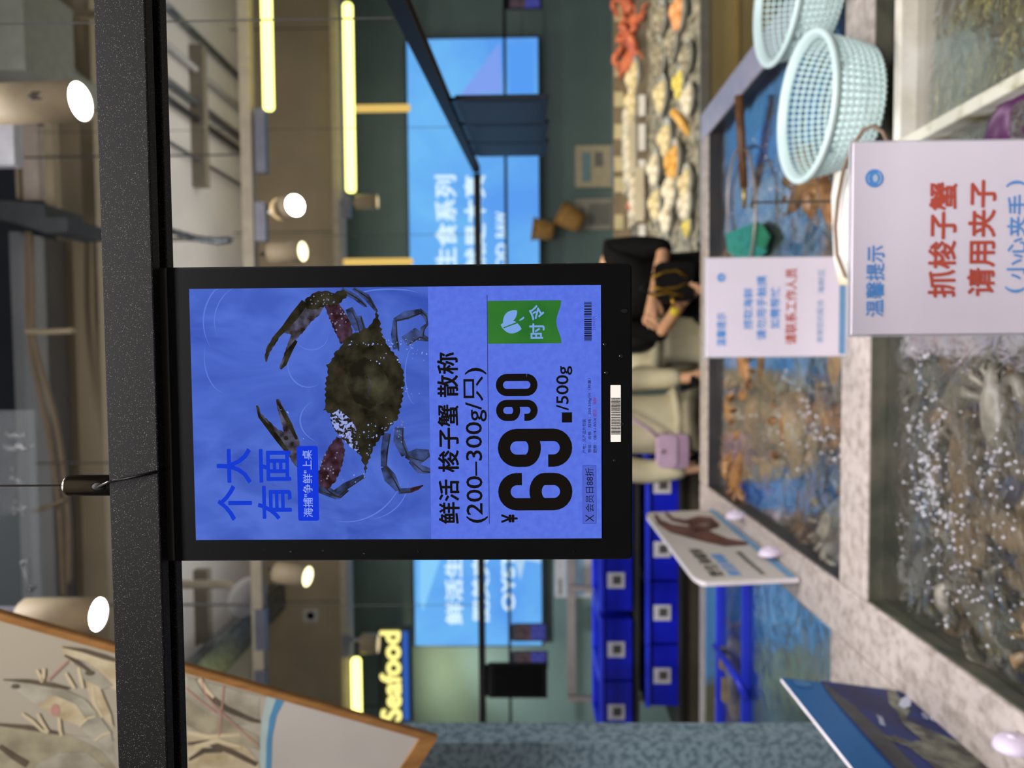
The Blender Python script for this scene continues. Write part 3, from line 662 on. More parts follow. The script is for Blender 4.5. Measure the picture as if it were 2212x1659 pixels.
def tube_light(name, label, x0, y0, x1, y1, Y, m_, vertical=False):
    t = thing(name, label, 'light tube', P(x1, (y0+y1)/2, Y)); a = P(x1, y1, Y); b = P(x0, y0, Y)
    r = abs(P(x0, 830, Y).z - P(x1, 830, Y).z)/2 if not vertical else abs(P(800, y0, Y).x - P(800, y1, Y).x)/2
    m = MB()
    if vertical:
        xc = (a.x + b.x)/2; lo, hi = Vector((xc, Y, a.z)), Vector((xc, Y, b.z))
    else:
        zc = (a.z + b.z)/2; lo, hi = Vector((a.x, Y, zc)), Vector((b.x, Y, zc))
    d = (hi - lo).normalized()
    m.tube([lo, lo + d*r*0.4, hi - d*r*0.4, hi], [r*0.7, r, r, r*0.7], m_, 14); build('glowing_tube', m, t, smooth=True)
    m = MB(); w = Vector((0, r*0.8, 0)); m.box(lo + Vector((-0.001, r*0.6, -0.001)) + (Vector((0,0,0)) if vertical else Vector((0,0,-r*0.5))), hi + Vector((0.001, r*1.5, 0.001)) + (Vector((r*0.4,0,0)) if vertical else Vector((0,0,r*0.5))), M_alu); build('backing_channel', m, t)
    return t
t1 = tube_light('linear_light', 'bright yellow light tube nearest the top right, on the front lighting track', 565, -140, 588, 238, TY - 0.02, E_tube)
tube_light('linear_light', 'bright yellow light tube crossing the dark wall above the lightbox', 744, 8, 765, 415, 4.9, E_tube)
tube_light('linear_light', 'short bright yellow light tube right of the Seafood sign, partly behind the shrimp board', 759, 1422, 781, 1545, 4.9, E_tube)
tube_light('linear_light', 'dim amber upright light rod hanging at the right end of the lightbox', 766, 226, 886, 242, 4.95, E_amber, True)
tube_light('linear_light', 'dim amber upright light rod close to the top edge of the price display', 742, 558, 892, 573, 4.95, E_amber, True)
# rear lighting track carrying the far tubes
t2 = thing('lighting_track', 'rear beige lighting track under the fascia carrying the far light tubes', 'lighting track', (0, 4.93, P(744, 830, 4.93).z))
m = MB(); m.box((-2.9, 4.93, P(741, 830, 4.93).z), (2.9, 4.98, P(726, 830, 4.93).z), M_track); build('track_body', m, t2)
m = MB()
for y in (60, 500, 1300): p = P(730, y, 4.95); m = MB(); m.tube([(p.x, 4.955, P(727, 830, 4.95).z), (p.x, 4.955, EYE + 2.0)], 0.004, M_cable, 6); build('drop_rod', m, t2)
for a_, b_ in ((470, 425), (1420, 1370)): m = MB(); m.box(P(757, a_, 4.92), P(741, b_, 4.95), M_alu); build('silver_adapter', m, t2)

E_white = emit('spot_lens', (1, 1, 1, 1), 14.0); E_warm = emit('spot_lens_warm', S(255,246,190), 3.0); E_dimw = emit('spot_lens_dim', S(240,220,170), 1.0)
def spotlight(label, face, bodyend, Y, r, lens, tilt_y, vents=False, arm_z=None):
    """face, bodyend: photo pixels of the lens centre and of the body's other end; tilt_y turns the lens towards (-) or away from the camera"""
    a = P(*face, Y); b = P(*bodyend, Y); L_ = (a - b).length; b = b + Vector((0, tilt_y, 0)); ax = (a - b).normalized()
    t = thing('spotlight', label, 'spotlight', b); m = MB()
    q = Vector((0,0,1)).rotation_difference(ax)
    m.lathe([(0, 0), (r*0.9, 0), (r, r*0.12), (r, L_), (r*0.93, L_), (r*0.9, L_ - r*0.35)], M_beige, b, ax, 30); build('body', m, t, smooth=True)
    m = MB(); m.lathe([(0, L_ - r*0.05), (r*0.9, L_ - r*0.05)], lens, b, ax, 30); build('lens', m, t)
    if vents:
        m = MB(); 
        for k in range(3):
            pp = P(80, 201 + 6*k, Y + .006 - r); w = (0.011, 0.017, 0.011)[k]
            m.box((pp.x - 0.0026, pp.y - 0.002, pp.z - w), (pp.x + 0.0026, pp.y + 0.01, pp.z + w), mat('vent_grey', S(58,50,42), 0.7))
        build('vents', m, t)
    m = MB(); top = b - ax * r*0.2; m.tube([b + ax*r*0.4 + Vector((0, r*0.98, 0)), Vector((b.x, b.y + r, b.z + r*0.4)), Vector((b.x, b.y + r, arm_z or b.z + r*1.6))], r*0.22, M_alu, 8); build('arm', m, t)
    return t
spotlight('large cream spotlight at the top right, shining beside the near rail', (176, 219), (-30, 221), 1.5, 0.0415, E_white, 0.012, True, 3.5)
spotlight('large cream spotlight above the shrimp board, lens against the near rail', (214, 1327), (50, 1330), 1.5, 0.037, E_white, 0.0, False, 3.5)
zt = P(556, 830, TY).z
spotlight('round white-faced spotlight on the front track between the yellow tubes', (652, 440), (580, 438), TY, 0.046, E_white, 0.13, False, zt)
spotlight('small warm spotlight on the front track just above the price display', (657, 543), (578, 543), TY, 0.043, E_warm, 0.035, False, zt)
spotlight('small warm spotlight on the front track just below the price display', (668, 1246), (590, 1243), TY, 0.044, E_warm, 0.04, False, zt)
spotlight('small dim spotlight hanging at the end of the long far light tube', (816, 436), (768, 436), 4.9, 0.05, E_dimw, 0.0, False, P(740, 830, 4.95).z)
spotlight('small dim spotlight above the letter d of the Seafood sign', (818, 1390), (780, 1390), 4.9, 0.07, E_dimw, 0.0, False, P(740, 830, 4.95).z)
# round dish fixture
o = P(525, 1282, 3.5); t = thing('wall_fan', 'grey dish-shaped fan head on a bracket near the front lighting track', 'fan', o)
m = MB(); ax = Vector((-0.3, -0.5, -0.8)); m.lathe([(0, -0.02), (0.03, -0.02), (0.09, 0.0), (0.105, 0.03), (0.105, 0.05), (0.0, 0.055)], M_slab, o, ax, 28); build('dish', m, t, smooth=True)
m = MB(); m.tube([o + ax.normalized()*-0.02, o + Vector((0.03, 0.05, 0.1)), Vector((o.x + 0.03, o.y + 0.05, EYE + 2.0))], 0.022, M_track, 10); build('bracket', m, t, smooth=True)
# pipes and conduits under the ceiling (run front to back)
M_pipe = mat('dark_grey_pipe', S(92,94,96), 0.4, 0.3); M_pipel = mat('light_grey_pipe', S(170,168,166), 0.5); M_pipeb = mat('black_pipe', S(36,36,38), 0.4)
M_galv = mat('galvanised_metal', S(130,136,138), 0.3, 0.85, c2=S(84,90,94), scale=25)
cz = EYE + 1.96
def pipe(label, px, py, r, m_, y0=3.42, y1=5.15, dz=0.0):
    q = PZ(px, py, cz - dz); tag(build('ceiling_pipe', MB().tube([(q.x, y0, cz - dz), (q.x, y1, cz - dz)], r, m_, 10), smooth=True), label, 'pipe')
pipe('pale pipe on the ceiling right of the dark cross bar', 400, 130, 0.02, M_pipel)
pipe('dark grey conduit running front to back over the right side of the ceiling', 440, 235, 0.022, M_pipe)
pipe('black pipe under the ceiling left of the dark grey conduit', 470, 290, 0.02, M_pipeb)
pipe('thin grey pipe under the ceiling nearest the white spotlight', 450, 358, 0.012, M_pipe)
pipe('galvanised conduit with a fitting near the top right corner of the ceiling', 480, 130, 0.02, M_galv)
pipe('thin pale pipe under the ceiling left of the price display', 440, 1390, 0.012, M_pipel)
def ceilbox(name, label, cat, x0, y0, x1, y1, Y, m_, dep=0.06, up=None):
    a = P(x1, y1, Y); b = P(x0, y0, Y); mb = MB(); mb.box((min(a.x,b.x), Y, min(a.z,b.z)), (max(a.x,b.x), Y + dep, max(a.z,b.z) if up is None else up), m_)
    return tag(build(name, mb, bevel=0.003), label, cat)
M_brown = mat('brown_grey_bar', S(128,120,104), 0.6)
q0 = PZ(440, 100, cz - 0.04); q1 = PZ(440, 400, cz - 0.04)
tag(build('ceiling_batten', MB().box((q1.x, q0.y - 0.03, cz - 0.045), (q0.x, q0.y + 0.03, EYE + 2.0), M_brown)), 'brown grey batten across the right side of the ceiling', 'batten')
q0 = PZ(450, 1230, cz - 0.04); q1 = PZ(450, 1470, cz - 0.04)
tag(build('ceiling_batten', MB().box((q1.x, q0.y - 0.03, cz - 0.045), (q0.x, q0.y + 0.03, EYE + 2.0), M_brown)), 'brown grey batten across the ceiling left of the price display', 'batten')
q = PZ(385, 240, cz); tag(build('ceiling_vent', MB().box((q.x - 0.14, 3.44, cz - 0.02), (q.x + 0.14, 3.6, EYE + 2.0), mat('dark_vent', S(64,60,54), 0.7))), 'dark vent grille on the ceiling beside the near rail', 'vent')
# galvanised cable tray going back on the left
q0 = PZ(470, 1430, EYE + 1.75); q1 = PZ(585, 1330, EYE + 1.75); t = thing('cable_tray', 'galvanised cable tray slanting along the ceiling above the shrimp board', 'cable tray', q0)
m = MB(); m.box((q0.x - 0.1, q0.y - 0.5, EYE + 1.75), (q0.x + 0.1, 5.1, EYE + 1.765), M_galv); build('tray_floor', m, t)
m = MB()
for s in (-1, 1): m.box((q0.x + s*0.1 - 0.006, q0.y - 0.5, EYE + 1.75), (q0.x + s*0.1 + 0.006, 5.1, EYE + 1.82), M_galv)
build('tray_sides', m, t)
m = MB()
for yy in (q0.y + 0.3, 4.9): m.tube([(q0.x, yy, EYE + 1.765), (q0.x, yy, EYE + 2.0)], 0.005, M_cable, 6)
build('hanger_rods', m, t)
q = P(516, 510, 3.45); t = thing('cable_chain', 'ribbed metal hose lying under the ceiling beside the price display', 'hose', q)
m = MB(); pts = [P(372, 500, 3.45), P(420, 514, 3.45), P(470, 522, 3.45), P(505, 518, 3.45)]
m.tube([p_.lerp(r_, k/6) for p_, r_ in zip(pts, pts[1:]) for k in range(6)], [0.014 if i % 2 else 0.018 for i in range(18)], M_galv, 10); build('hose', m, t, smooth=True)
m = MB(); m.tube([pts[1], pts[1] + Vector((0, 0, EYE + 2.0 - pts[1].z))], 0.004, M_cable, 6); m.tube([pts[3], pts[3] + Vector((0, 0, EYE + 2.0 - pts[3].z))], 0.004, M_cable, 6); build('hanger', m, t)
t = thing('wall_socket', 'small black-centred socket plate on the tan fascia left of the Seafood sign', 'socket', P(665, 1330, 5.19))
fq = Face(670, 1330, 5.19); m = MB(); m.box(fq.pt(687, 1343, 0.0), fq.pt(655, 1317, -0.02), M_slab); build('plate', m, t); m = MB(); m.ball(fq.pt(671, 1330, 0.0), (0.03, 0.012, 0.03), M_black); build('cable_entry', m, t, smooth=True)
# ducts and cables above the near rail
M_duct = mat('grey_duct_sheet', S(136,138,138), 0.55, c2=S(126,128,128), scale=3); M_cab = mat('tan_cable', S(138,120,92), 0.6)
VY = 3.0
ceilbox('air_duct', 'long grey air duct running across above the near rail', 'duct', 18, 500, 76, 1420, VY, M_duct, 0.3)
ceilbox('air_duct', 'grey air duct block at the very top right corner', 'duct', -60, -60, 56, 150, 2.7, mat('olive_grey_duct', S(150,150,136), 0.6), 0.3)
t = tag(build('duct_elbow', MB().slab([P(x, y, 3.05) for x, y in ((56,-20),(70,80),(100,112),(146,150),(150,200),(60,200),(-40,140),(-40,60))], (0, 0.25, 0), MATS['olive_grey_duct'])), 'slanted grey duct elbow beside the large top right spotlight', 'duct')
t = tag(build('duct_elbow', MB().slab([P(x, y, 2.85) for x, y in ((-30,430),(95,440),(100,470),(146,470),(146,500),(100,504),(60,490),(20,478),(-30,470))], (0, 0.25, 0), mat('dark_duct_sheet', S(72,74,75), 0.7, spec=.2))), 'curved grey duct underside between beige panels and dark void', 'duct')
ceilbox('ceiling_panel', 'pinkish beige panel above the near rail left of the large top spotlight', 'panel', 42, 268, 86, 432, 2.95, mat('pink_beige_panel', S(196,180,164), 0.7), 0.05)
ceilbox('ceiling_panel', 'small white box panel at the image edge below the large top spotlight', 'panel', -40, 250, 32, 356, 2.6, mat('white_box', S(214,212,216), 0.6), 0.05)
ceilbox('ceiling_post', 'tan post strip crossing between the beige panel and the dark gap', 'post', 92, 262, 120, 470, 2.93, M_tan, 0.04)
ceilbox('ceiling_post', 'thin tan post strip beside the small white box panel', 'post', 28, 262, 42, 430, 2.93, M_tan, 0.04)
def cable(label, pts, r, Y, m_=M_cab):
    v = [P(x, y, Y) for x, y in pts]; q = []
    for i in range(len(v) - 1):
        a = v[max(0, i-1)]; b = v[i]; c_ = v[i+1]; d = v[min(len(v)-1, i+2)]
        for k in range(6):
            t_ = k/6; q.append(0.5*((2*b) + (c_-a)*t_ + (2*a-5*b+4*c_-d)*t_*t_ + (3*b-a-3*c_+d)*t_**3))
    q.append(v[-1]); tag(build('ceiling_cable', MB().tube(q, r, m_, 8), smooth=True), label, 'cable')
cable('tan cable sagging above the near rail, the lower of the pair', [(66,500),(70,620),(72,720),(90,800),(118,900),(135,1000),(148,1120),(150,1260)], 0.011, 2.95)
cable('tan cable sagging above the near rail, the upper of the pair', [(60,500),(60,640),(64,720),(76,800),(98,900),(116,1000),(130,1120),(138,1290)], 0.012, 2.97)
cable('tan pipe stub crossing toward the tan ceiling beam', [(56,716),(100,717),(160,714)], 0.012, 2.9, M_tan)
cable('thin tan branch cable near the chrome gripper', [(72,1105),(110,1092),(140,1080)], 0.009, 2.93)
tag(build('pipe_clamp', MB().tube([P(120,30,3.25), P(140,30,3.25), P(215,33,3.25)], [0.012,0.02,0.02], M_tan, 10), smooth=True), 'tan pipe end sticking out of the ceiling beam at top right', 'pipe')
fg = Face(45, 1150, 2.2)
gp = thing('glass_panel', 'clear glass pane with small clear beads hanging above the chrome gripper', 'glass', fg.pt(84, 1150))
m = MB(); m.box(fg.pt(84, 1320, 0), fg.pt(-160, 880, -0.006), mat('clear_glass', (0.9,1,1,1), 0.05, alpha=0.025, c2=(0.9,1,1,1), spec=0.2)); build('pane', m, gp)
m = MB(); r_ = random.Random(5)
for (cx, cy, sx, sy, n, rr) in ((40,935,28,6,8,4), (45,960,32,4,16,5), (40,1040,14,20,6,5), (42,1095,16,20,8,4), (50,1215,6,10,8,6), (55,1245,8,20,14,5), (62,1275,8,10,12,5)):
    for _ in range(n):
        x = min(80, cx + r_.gauss(0, sx*.5)); y = cy + r_.gauss(0, sy*.5); m.ball(fg.pt(x, y, 0.0005), (rr*fg.k*r_.uniform(.5,1), 0.002, rr*fg.k*r_.uniform(.5,1)), M_drop, 8, 6)  # clusters of small clear beads on the pane
build('water_drops', m, gp, smooth=True)['kind'] = 'stuff'

# ================================================================== FISH TANKS
ZR = EYE - 0.68; WT = 0.12; ZF = ZR - 0.17
XL0, XL1, XR0, XR1 = -0.62, -0.50, 0.80, 0.90
YF0, YF1, YD0, YD1, YB0, YB1 = 0.70, 0.80, 1.41, 1.53, 2.64, 2.74
M_conc = mat('speckled_concrete', S(188,176,168), 0.4, c2=S(146,134,124), scale=55, detail=6, contrast=(0.42, 0.72), bump=0.15)
M_rimp = mat('pale_rim_reflection', S(186,182,196), 0.35, c2=S(172,168,184), scale=20)  # pale lilac tone paints in the reflection on the right rim
M_line = mat('blue_tank_lining', S(30,104,190), 0.3, c2=S(20,76,150), scale=6, detail=5)
M_lined = mat('murky_tank_lining', S(116,102,76), 0.5, c2=S(38,92,190), scale=5, detail=6, contrast=(0.42, 0.52))
tank = thing('tank_bench', 'speckled concrete fish tank bench holding both crab tanks', 'tank', ((XL0+XR1)/2, (YF0+YB1)/2, 0))
m = MB(); m.box((XL0, YF0, 0), (XL1, YB1, ZR), M_conc); build('side_rim', m, tank, bevel=0.006)
m = MB(); m.box((XL0 - .15, YF0, 0), (XL0, YD1, ZR), M_conc); build('side_rim', m, tank, bevel=0.006)
m = MB(); m.box((XR0, YF0, 0), (XR1, YB1, ZR), M_rimp); build('side_rim', m, tank, bevel=0.006)
m = MB(); m.box((XL1, YB0, 0), (XR0, YB1, ZR), M_conc); build('back_rim', m, tank, bevel=0.006)
m = MB(); m.box((XL1, YD0, 0), (XR0, YD1, ZR), M_conc); build('divider_rim', m, tank, bevel=0.006)
m = MB(); m.box((XL1, YF0, 0), (XR0, YF1, ZR), M_conc); build('front_rim', m, tank, bevel=0.006)
def lining(nm, x0, x1, y0, y1, mf, mwall, wallb=None):
    m = MB(); e = 0.002
    m.box((x0+e, y0+e, ZF - 0.01), (x1-e, y1-e, ZF), mf); wb = wallb or mwall
    m.box((x0, y0, ZF), (x0+e*2, y1, ZR - 0.006), mwall); m.box((x1-2*e, y0, ZF), (x1, y1, ZR - 0.006), mwall)
    m.box((x0, y0, ZF), (x1, y0+2*e, ZR - 0.006), mwall); m.box((x0, y1-2*e, ZF), (x1, y1, ZR - 0.006), wb); return build(nm, m, tank)
M_tw = mat('dark_tank_wall', S(58,56,54), 0.4, c2=S(40,42,48), scale=9)
lining('blue_lining', XL1, XR0, YD1, YB0, M_line, M_tw)
lining('murky_lining', XL1, XR0, YF1, YD0, M_lined, mat('mossy_tank_wall', S(92,88,74), 0.5, c2=S(56,60,46), scale=14))
def water(nm, label, x0, x1, y0, y1, z, m_, nx=60, amp=0.004, seed=1):
    m = MB(); r_ = random.Random(seed); ph = [(r_.uniform(8, 60), r_.uniform(8, 60), r_.uniform(0, 6)) for _ in range(7)]
    ny = max(4, int(nx*(y1-y0)/(x1-x0))); vs = []
    for j in range(ny+1):
        for i in range(nx+1):
            x = x0 + (x1-x0)*i/nx; y = y0 + (y1-y0)*j/ny
            vs.append((x, y, z + amp*sum(math.sin(a*x + b*y + c) for a, b, c in ph)/3))
    m.add(vs, [(j*(nx+1)+i, j*(nx+1)+i+1, (j+1)*(nx+1)+i+1, (j+1)*(nx+1)+i) for j in range(ny) for i in range(nx)], m_)
    o = build(nm, m, smooth=True); tag(o, label, 'water'); o['kind'] = 'stuff'; return o
ZW = ZR - 0.035
water('tank_water', 'rippled clear water over the blue-lined back crab tank', XL1+.006, XR0-.006, YD1+.006, YB0-.006, ZW, water_mat('water_back', (0.92,0.95,0.97,1), 0.85, 0.10, 22, cloud=S(150,146,138)), 70, 0.0006, 2)
water('tank_water', 'bubbling murky water of the front crab tank', XL1+.006, XR0-.006, YF1+.006, YD0-.006, ZW, water_mat('water_front', (0.86,0.86,0.84,1), 0.75, 0.16, 30, cloud=S(96,92,84)), 70, 0.0009, 3)

# ---- crabs
def crab_mats(i):
    sets = [(S(140,104,62), S(74,58,40)), (S(158,128,88), S(96,86,72)), (S(110,112,104), S(58,62,60)), (S(168,122,72), S(96,64,38)), (S(146,140,124), S(84,80,70))]
    a, b = sets[i]; return mat('crab_shell_%s' % 'abcde'[i], a, 0.35, c2=b, scale=22, detail=5, bump=0.3)
def make_crab(i, w=0.085, cm=None, label='', group=None, name='swimming_crab'):
    cm = cm or crab_mats(i); m = MB(); d = w*0.5
    pts = []
    n = 36
    for k in range(n):
        a = 2*math.pi*k/n; c, s = math.cos(a), math.sin(a)
        r = 1.0 + (0.07 if k % 2 and s > 0 else 0.0)
        if abs(c) > 0.98: r = 1.32
        pts.append((w*c*r, d*s*(1.0 if s > 0 else 0.85)*r, 0))
    prof = [(1.0, -0.004), (1.03, 0.006), (0.86, 0.016), (0.55, 0.024), (0.2, 0.027)]
    vs = [(x*f, y*f, z*w/0.085) for f, z in prof for x, y, _ in pts] + [(0, 0, 0.0275*w/0.085)]
    fs = [(r_*n+k, r_*n+(k+1) % n, (r_+1)*n+(k+1) % n, (r_+1)*n+k) for r_ in range(4) for k in range(n)] + [(4*n+k, 4*n+(k+1) % n, 5*n) for k in range(n)] + [tuple(range(n))[::-1]]
    m.add(vs, fs, cm)
    for s in (-1, 1): m.ball((s*w*0.18, d*1.02, 0.008), (0.005, 0.007, 0.005), M_black, 8, 6)
    o = build(name, m, None, True, world=False); tag(o, label, 'crab', group)
    for s in (-1, 1):
        m = MB(); k = w/0.085
        J = [(s*.05, .025, 0), (s*.088, .045, .006), (s*.092, .068, .008), (s*.066, .082, .008), (s*.044, .084, .006)]
        m.tube([Vector(p)*k for p in J], [x*k for x in (.010, .014, .015, .018, .012)], cm, 8)
        m.tube([Vector(p)*k for p in ((s*.044,.086,.006),(s*.028,.088,.006),(s*.010,.082,.004))], [x*k for x in (.011,.008,.002)], cm, 8)
        m.tube([Vector(p)*k for p in ((s*.052,.076,.006),(s*.034,.074,.006),(s*.014,.074,.004))], [x*k for x in (.008,.006,.002)], cm, 8)
        build('claw', m, o, True, world=False)
        for q in range(4):
            a = math.radians(20 - q*28); m = MB(); c_, s_ = math.cos(a), math.sin(a)
            A = Vector((s*.06*c_ + s*.01, .035*s_, 0)); B = Vector((s*.105*c_, .075*s_, .016)); C = Vector((s*.118*c_, .10*s_ - .012, -.006))
            m.tube([A*k, B*k, C*k], [x*k for x in ((.007,.006,.002) if q < 3 else (.009,.011,.006))], cm, 6); build('leg', m, o, True, world=False)
    return o
def scatter(label, group, pts, z, i0, w=0.085, lim=None):
    protos = {}; locs = [PZ(px, py, z + zz) for px, py, rz, zz, kind in pts]
    for _ in range(80 if lim else 0):                     # crabs lie side by side, not inside one another
        for i in range(len(locs)):
            for j in range(i):
                d = locs[i] - locs[j]; d.z = 0; L_ = d.length or 1e-4
                if L_ < 2.1*w: d *= (2.1*w - L_)/L_*0.25; locs[i] += d; locs[j] -= d
        for v in locs: v.x = min(max(v.x, lim[0] + 1.2*w), lim[1] - 1.2*w); v.y = min(max(v.y, lim[2] + 1.2*w), lim[3] - 1.2*w)
    for k, (px, py, rz, zz, kind) in enumerate(pts):
        loc = locs[k]
        if kind not in protos: o = protos[kind] = make_crab(kind, w, None, label, group)
        else: o = copy_tree(protos[kind])
        o.location = loc; r_ = random.Random(k*7+i0); o.rotation_euler = (r_.uniform(-.22, .22), r_.uniform(-.22, .22), rz)
R_ = random.Random(21)
back_pts = [(1572,960),(1630,990),(1760,900),(1700,800),(1740,1010),(1795,800),(1625,790),(1790,980),(1700,910),(1580,840),(1600,870),(1650,820),(1660,900),(1700,850),(1740,790),(1770,850),(1790,930),(1720,960),(1600,960),(1790,1030),(1560,900),(1570,1010),(1720,460),(1660,520),(1730,520),(1640,430),(1690,640),(1640,660),(1740,650),(1780,1100),(1600,1060)]
scatter('brown swimming crab lying under the water of the blue-lined back tank', 'crabs in the back tank', [(x, y, R_.uniform(0, 6.28), R_.uniform(0.0, 0.05), R_.choice((0,1,3,3,4))) for x, y in back_pts], ZF + 0.072, 1, 0.092, (XL1, XR0, YD1, YB0))
front_pts = [(1930,780),(1990,800),(1910,880),(1960,930),(2000,1010),(1940,1050),(2060,1100),(2120,1140),(2170,1090),(1990,1130),(1940,1200),(2010,1230),(2080,1220),(2150,1220),(2200,1180),(2050,1310),(2120,1320),(2180,1300),(2110,1400),(2180,1390),(1960,1290),(2190,1000),(2100,980),(1960,840),(2100,1050),(2030,1180),(2090,1270),(1970,1110),(2150,950),(2150,1370),(2200,1250),(1930,970)]
scatter('grey brown swimming crab under the bubbling water of the front tank', 'crabs in the front tank', [(x, y, R_.uniform(0, 6.28), R_.uniform(0.0, 0.06), R_.choice((1,2,2,4,0))) for x, y in front_pts], ZF + 0.066, 5, 0.068, (XL1, .36, YF1, YD0))
# air bubbles and foam on the water
M_bub = mat('air_bubble', S(240,238,244), 0.15, c2=S(230,228,236), alpha=0.5, spec=1.0)
def bubbles(nm, label, clumps, z, rr, seed):
    m = MB(); r_ = random.Random(seed)
    for (cx, cy, sx, sy, n) in clumps:
        for _ in range(max(3, int(n*.7))):
            x = r_.gauss(cx, sx); y = r_.gauss(cy, sy); q = PZ(x, y, z)
            if z == ZW and not ((XL1+.02 < q.x < XR0-.02) and ((YF1+.02 < q.y < YD0-.02) or (YD1+.02 < q.y < YB0-.02))): continue
            r = r_.uniform(*rr); m.ball(q, (r, r, r*0.8), M_bub, 8, 6)
    o = build(nm, m, smooth=True); tag(o, label, 'bubbles'); o['kind'] = 'stuff'
arc = [(2062 + 55*math.cos(math.radians(a))*-1, 1010 + 120*math.sin(math.radians(a)), 5, 7, 7) for a in range(-70, 80, 7)]
bubbles('air_bubbles', 'air bubbles streaming on the front tank water', [(1985,800,12,40,20),(2010,850,18,40,25),(1975,920,16,25,30),(1985,1010,16,40,50),(2010,1070,18,35,40),(1990,1100,14,30,25),(2030,1160,30,30,45),(2080,1200,40,30,40),(2060,1290,50,40,40),(2150,1320,40,40,30),(2040,1380,20,30,14),(2150,800,30,20,16),(2180,1080,20,60,25),(2140,1010,24,30,40),(1950,1180,6,60,14),(2100,900,50,30,25),(2010,960,25,60,30),(2120,1100,40,50,30)] + arc, ZW, (0.0010, 0.0034), 4)
bubbles('air_bubbles', 'air bubbles scattered on the back tank water', [(1740,900,25,35,30),(1710,830,20,25,14),(1690,950,30,30,16),(1770,950,18,30,24),(1600,905,10,12,8),(1660,940,6,8,5),(1800,980,6,40,10),(1720,420,18,40,25),(1690,400,20,20,10),(1650,320,20,50,10),(1610,500,20,30,12),(1620,880,20,20,6)], ZW, (0.0022, 0.005), 9)

# ---- white foam box in the front tank
ZB = ZR - 0.004; bx0 = PZ(1962, 316, ZB).x; by1 = PZ(1930, 100, ZB).y
M_foam = mat('white_foam', S(226,222,210), 0.6, c2=S(206,200,180), scale=16, contrast=(0.45, 0.7)); M_algae = mat('algae_stained_foam', S(206,204,186), 0.6, c2=S(120,112,52), scale=10, contrast=(0.5, 0.66))
fb = thing('foam_box', 'white foam box with an algae-stained rim standing in the front tank', 'box', (bx0 + 0.2, 1.05, ZF))
w = 0.022
bxr = XR0 - 0.012; byf = YF1 + 0.012
m = MB(); m.box((bx0, byf, ZF + 0.002), (bx0 + w, by1, ZB), M_algae); build('side_wall', m, fb, bevel=0.004)
m = MB(); m.box((bxr - w, byf, ZF + 0.002), (bxr, by1, ZB), M_foam); build('side_wall', m, fb, bevel=0.004)
m = MB(); m.box((bx0 + w, by1 - w, ZF + 0.002), (bxr - w, by1, ZB), M_foam); build('back_wall', m, fb, bevel=0.004)
m = MB(); m.box((bx0 + w, byf, ZF + 0.002), (bxr - w, byf + w, ZB), M_foam); build('front_wall', m, fb, bevel=0.004)
m = MB(); m.box((bx0 + w, byf + w, ZF + 0.002), (bxr - w, by1 - w, ZF + 0.02), mat('silt_floor', S(128,112,92), 0.6, c2=S(88,78,66), scale=14)); build('floor_panel', m, fb)
wb = water('box_water', 'silty bubbling water inside the white foam box', bx0 + w + .001, bxr - w - .001, byf + w + .001, by1 - w - .001, ZB - 0.045, water_mat('water_box', (0.8,0.76,0.7,1), 0.55, 0.14, 40, cloud=S(92,80,70)), 40, 0.0008, 5)
m = MB(); r_ = random.Random(31)
for _ in range(110):
    q = Vector((r_.uniform(bx0+w+.01, bxr-w-.02), r_.uniform(byf+w+.01, by1-w-.02), ZB - 0.044)); r = r_.uniform(.001, .0028); m.ball(q, r, M_bub, 8, 6)
o = build('box_bubbles', m, smooth=True); tag(o, 'air bubbles on the water inside the white foam box', 'bubbles'); o['kind'] = 'stuff'
scatter('small brown crab under silty water inside the white foam box', 'crabs in the foam box', [(2060,60,1,0,0),(2120,120,2.5,0,1),(2010,150,4,0,4),(2150,30,5,0,0),(2060,170,3,0,4)], ZF + 0.045, 9, 0.05)
# purple scoop
q = PZ(2185, 285, ZW); t = thing('plastic_scoop', 'dark purple plastic scoop floating beside the white foam box', 'scoop', q)
M_pur = mat('purple_plastic', S(92,34,88), 0.35, c2=S(70,24,68), scale=20)
m = MB(); m.lathe([(0, -.012), (.03, -.012), (.045, .004), (.048, .012), (.044, .012), (.038, .002), (0, -.006)], M_pur, q - Vector((0, 0.01, 0)), (0.1, -0.1, 1), 24); build('bowl', m, t, smooth=True)
m = MB(); m.tube([q + Vector((-.01, -.05, .01)), q + Vector((-.03, -.12, .02))], [.009, .007], M_pur, 8); build('handle', m, t, smooth=True)

# ---- left tank
lt0, lt1 = -2.0, XL0 - 0.005
M_teal2 = mat('blue_tank_wash', S(98,158,206), 0.35, c2=S(112,112,84), scale=3.2, detail=5, contrast=(.47,.60))
LTY0, LTY1 = 1.56, YB1
ltk = thing('holding_tank', 'left holding tank with a pale metal back rim and blue water behind the pillar', 'tank', ((lt0+lt1)/2, (LTY0+LTY1)/2, 0))
m = MB(); m.box((lt0, LTY1 - 0.06, 0), (lt1, LTY1, ZR), mat('pale_metal_rim', S(196,190,184), 0.35, 0.4)); build('back_rim', m, ltk, bevel=0.006)
m = MB(); m.box((lt0, LTY0, 0), (lt1, LTY0 + 0.05, ZR - 0.02), M_conc); build('front_rim', m, ltk)
m = MB(); m.box((lt0, LTY0 + 0.05, 0), (lt0 + 0.05, LTY1 - 0.06, ZR), M_conc); build('side_rim', m, ltk)
m = MB(); m.box((lt0 + .05, LTY0 + .05, ZF - .3), (lt1, LTY1 - .06, ZF - .28), mat('blue_green_floor', S(120,116,88), 0.4, c2=S(92,146,194), scale=2.2, contrast=(0.46, 0.54), detail=3)); build('tank_floor', m, ltk)
m = MB(); m.box((lt0 + .05, LTY1 - .068, ZF - .28), (lt1, LTY1 - .06, ZR - .01), M_teal2); build('back_panel', m, ltk)
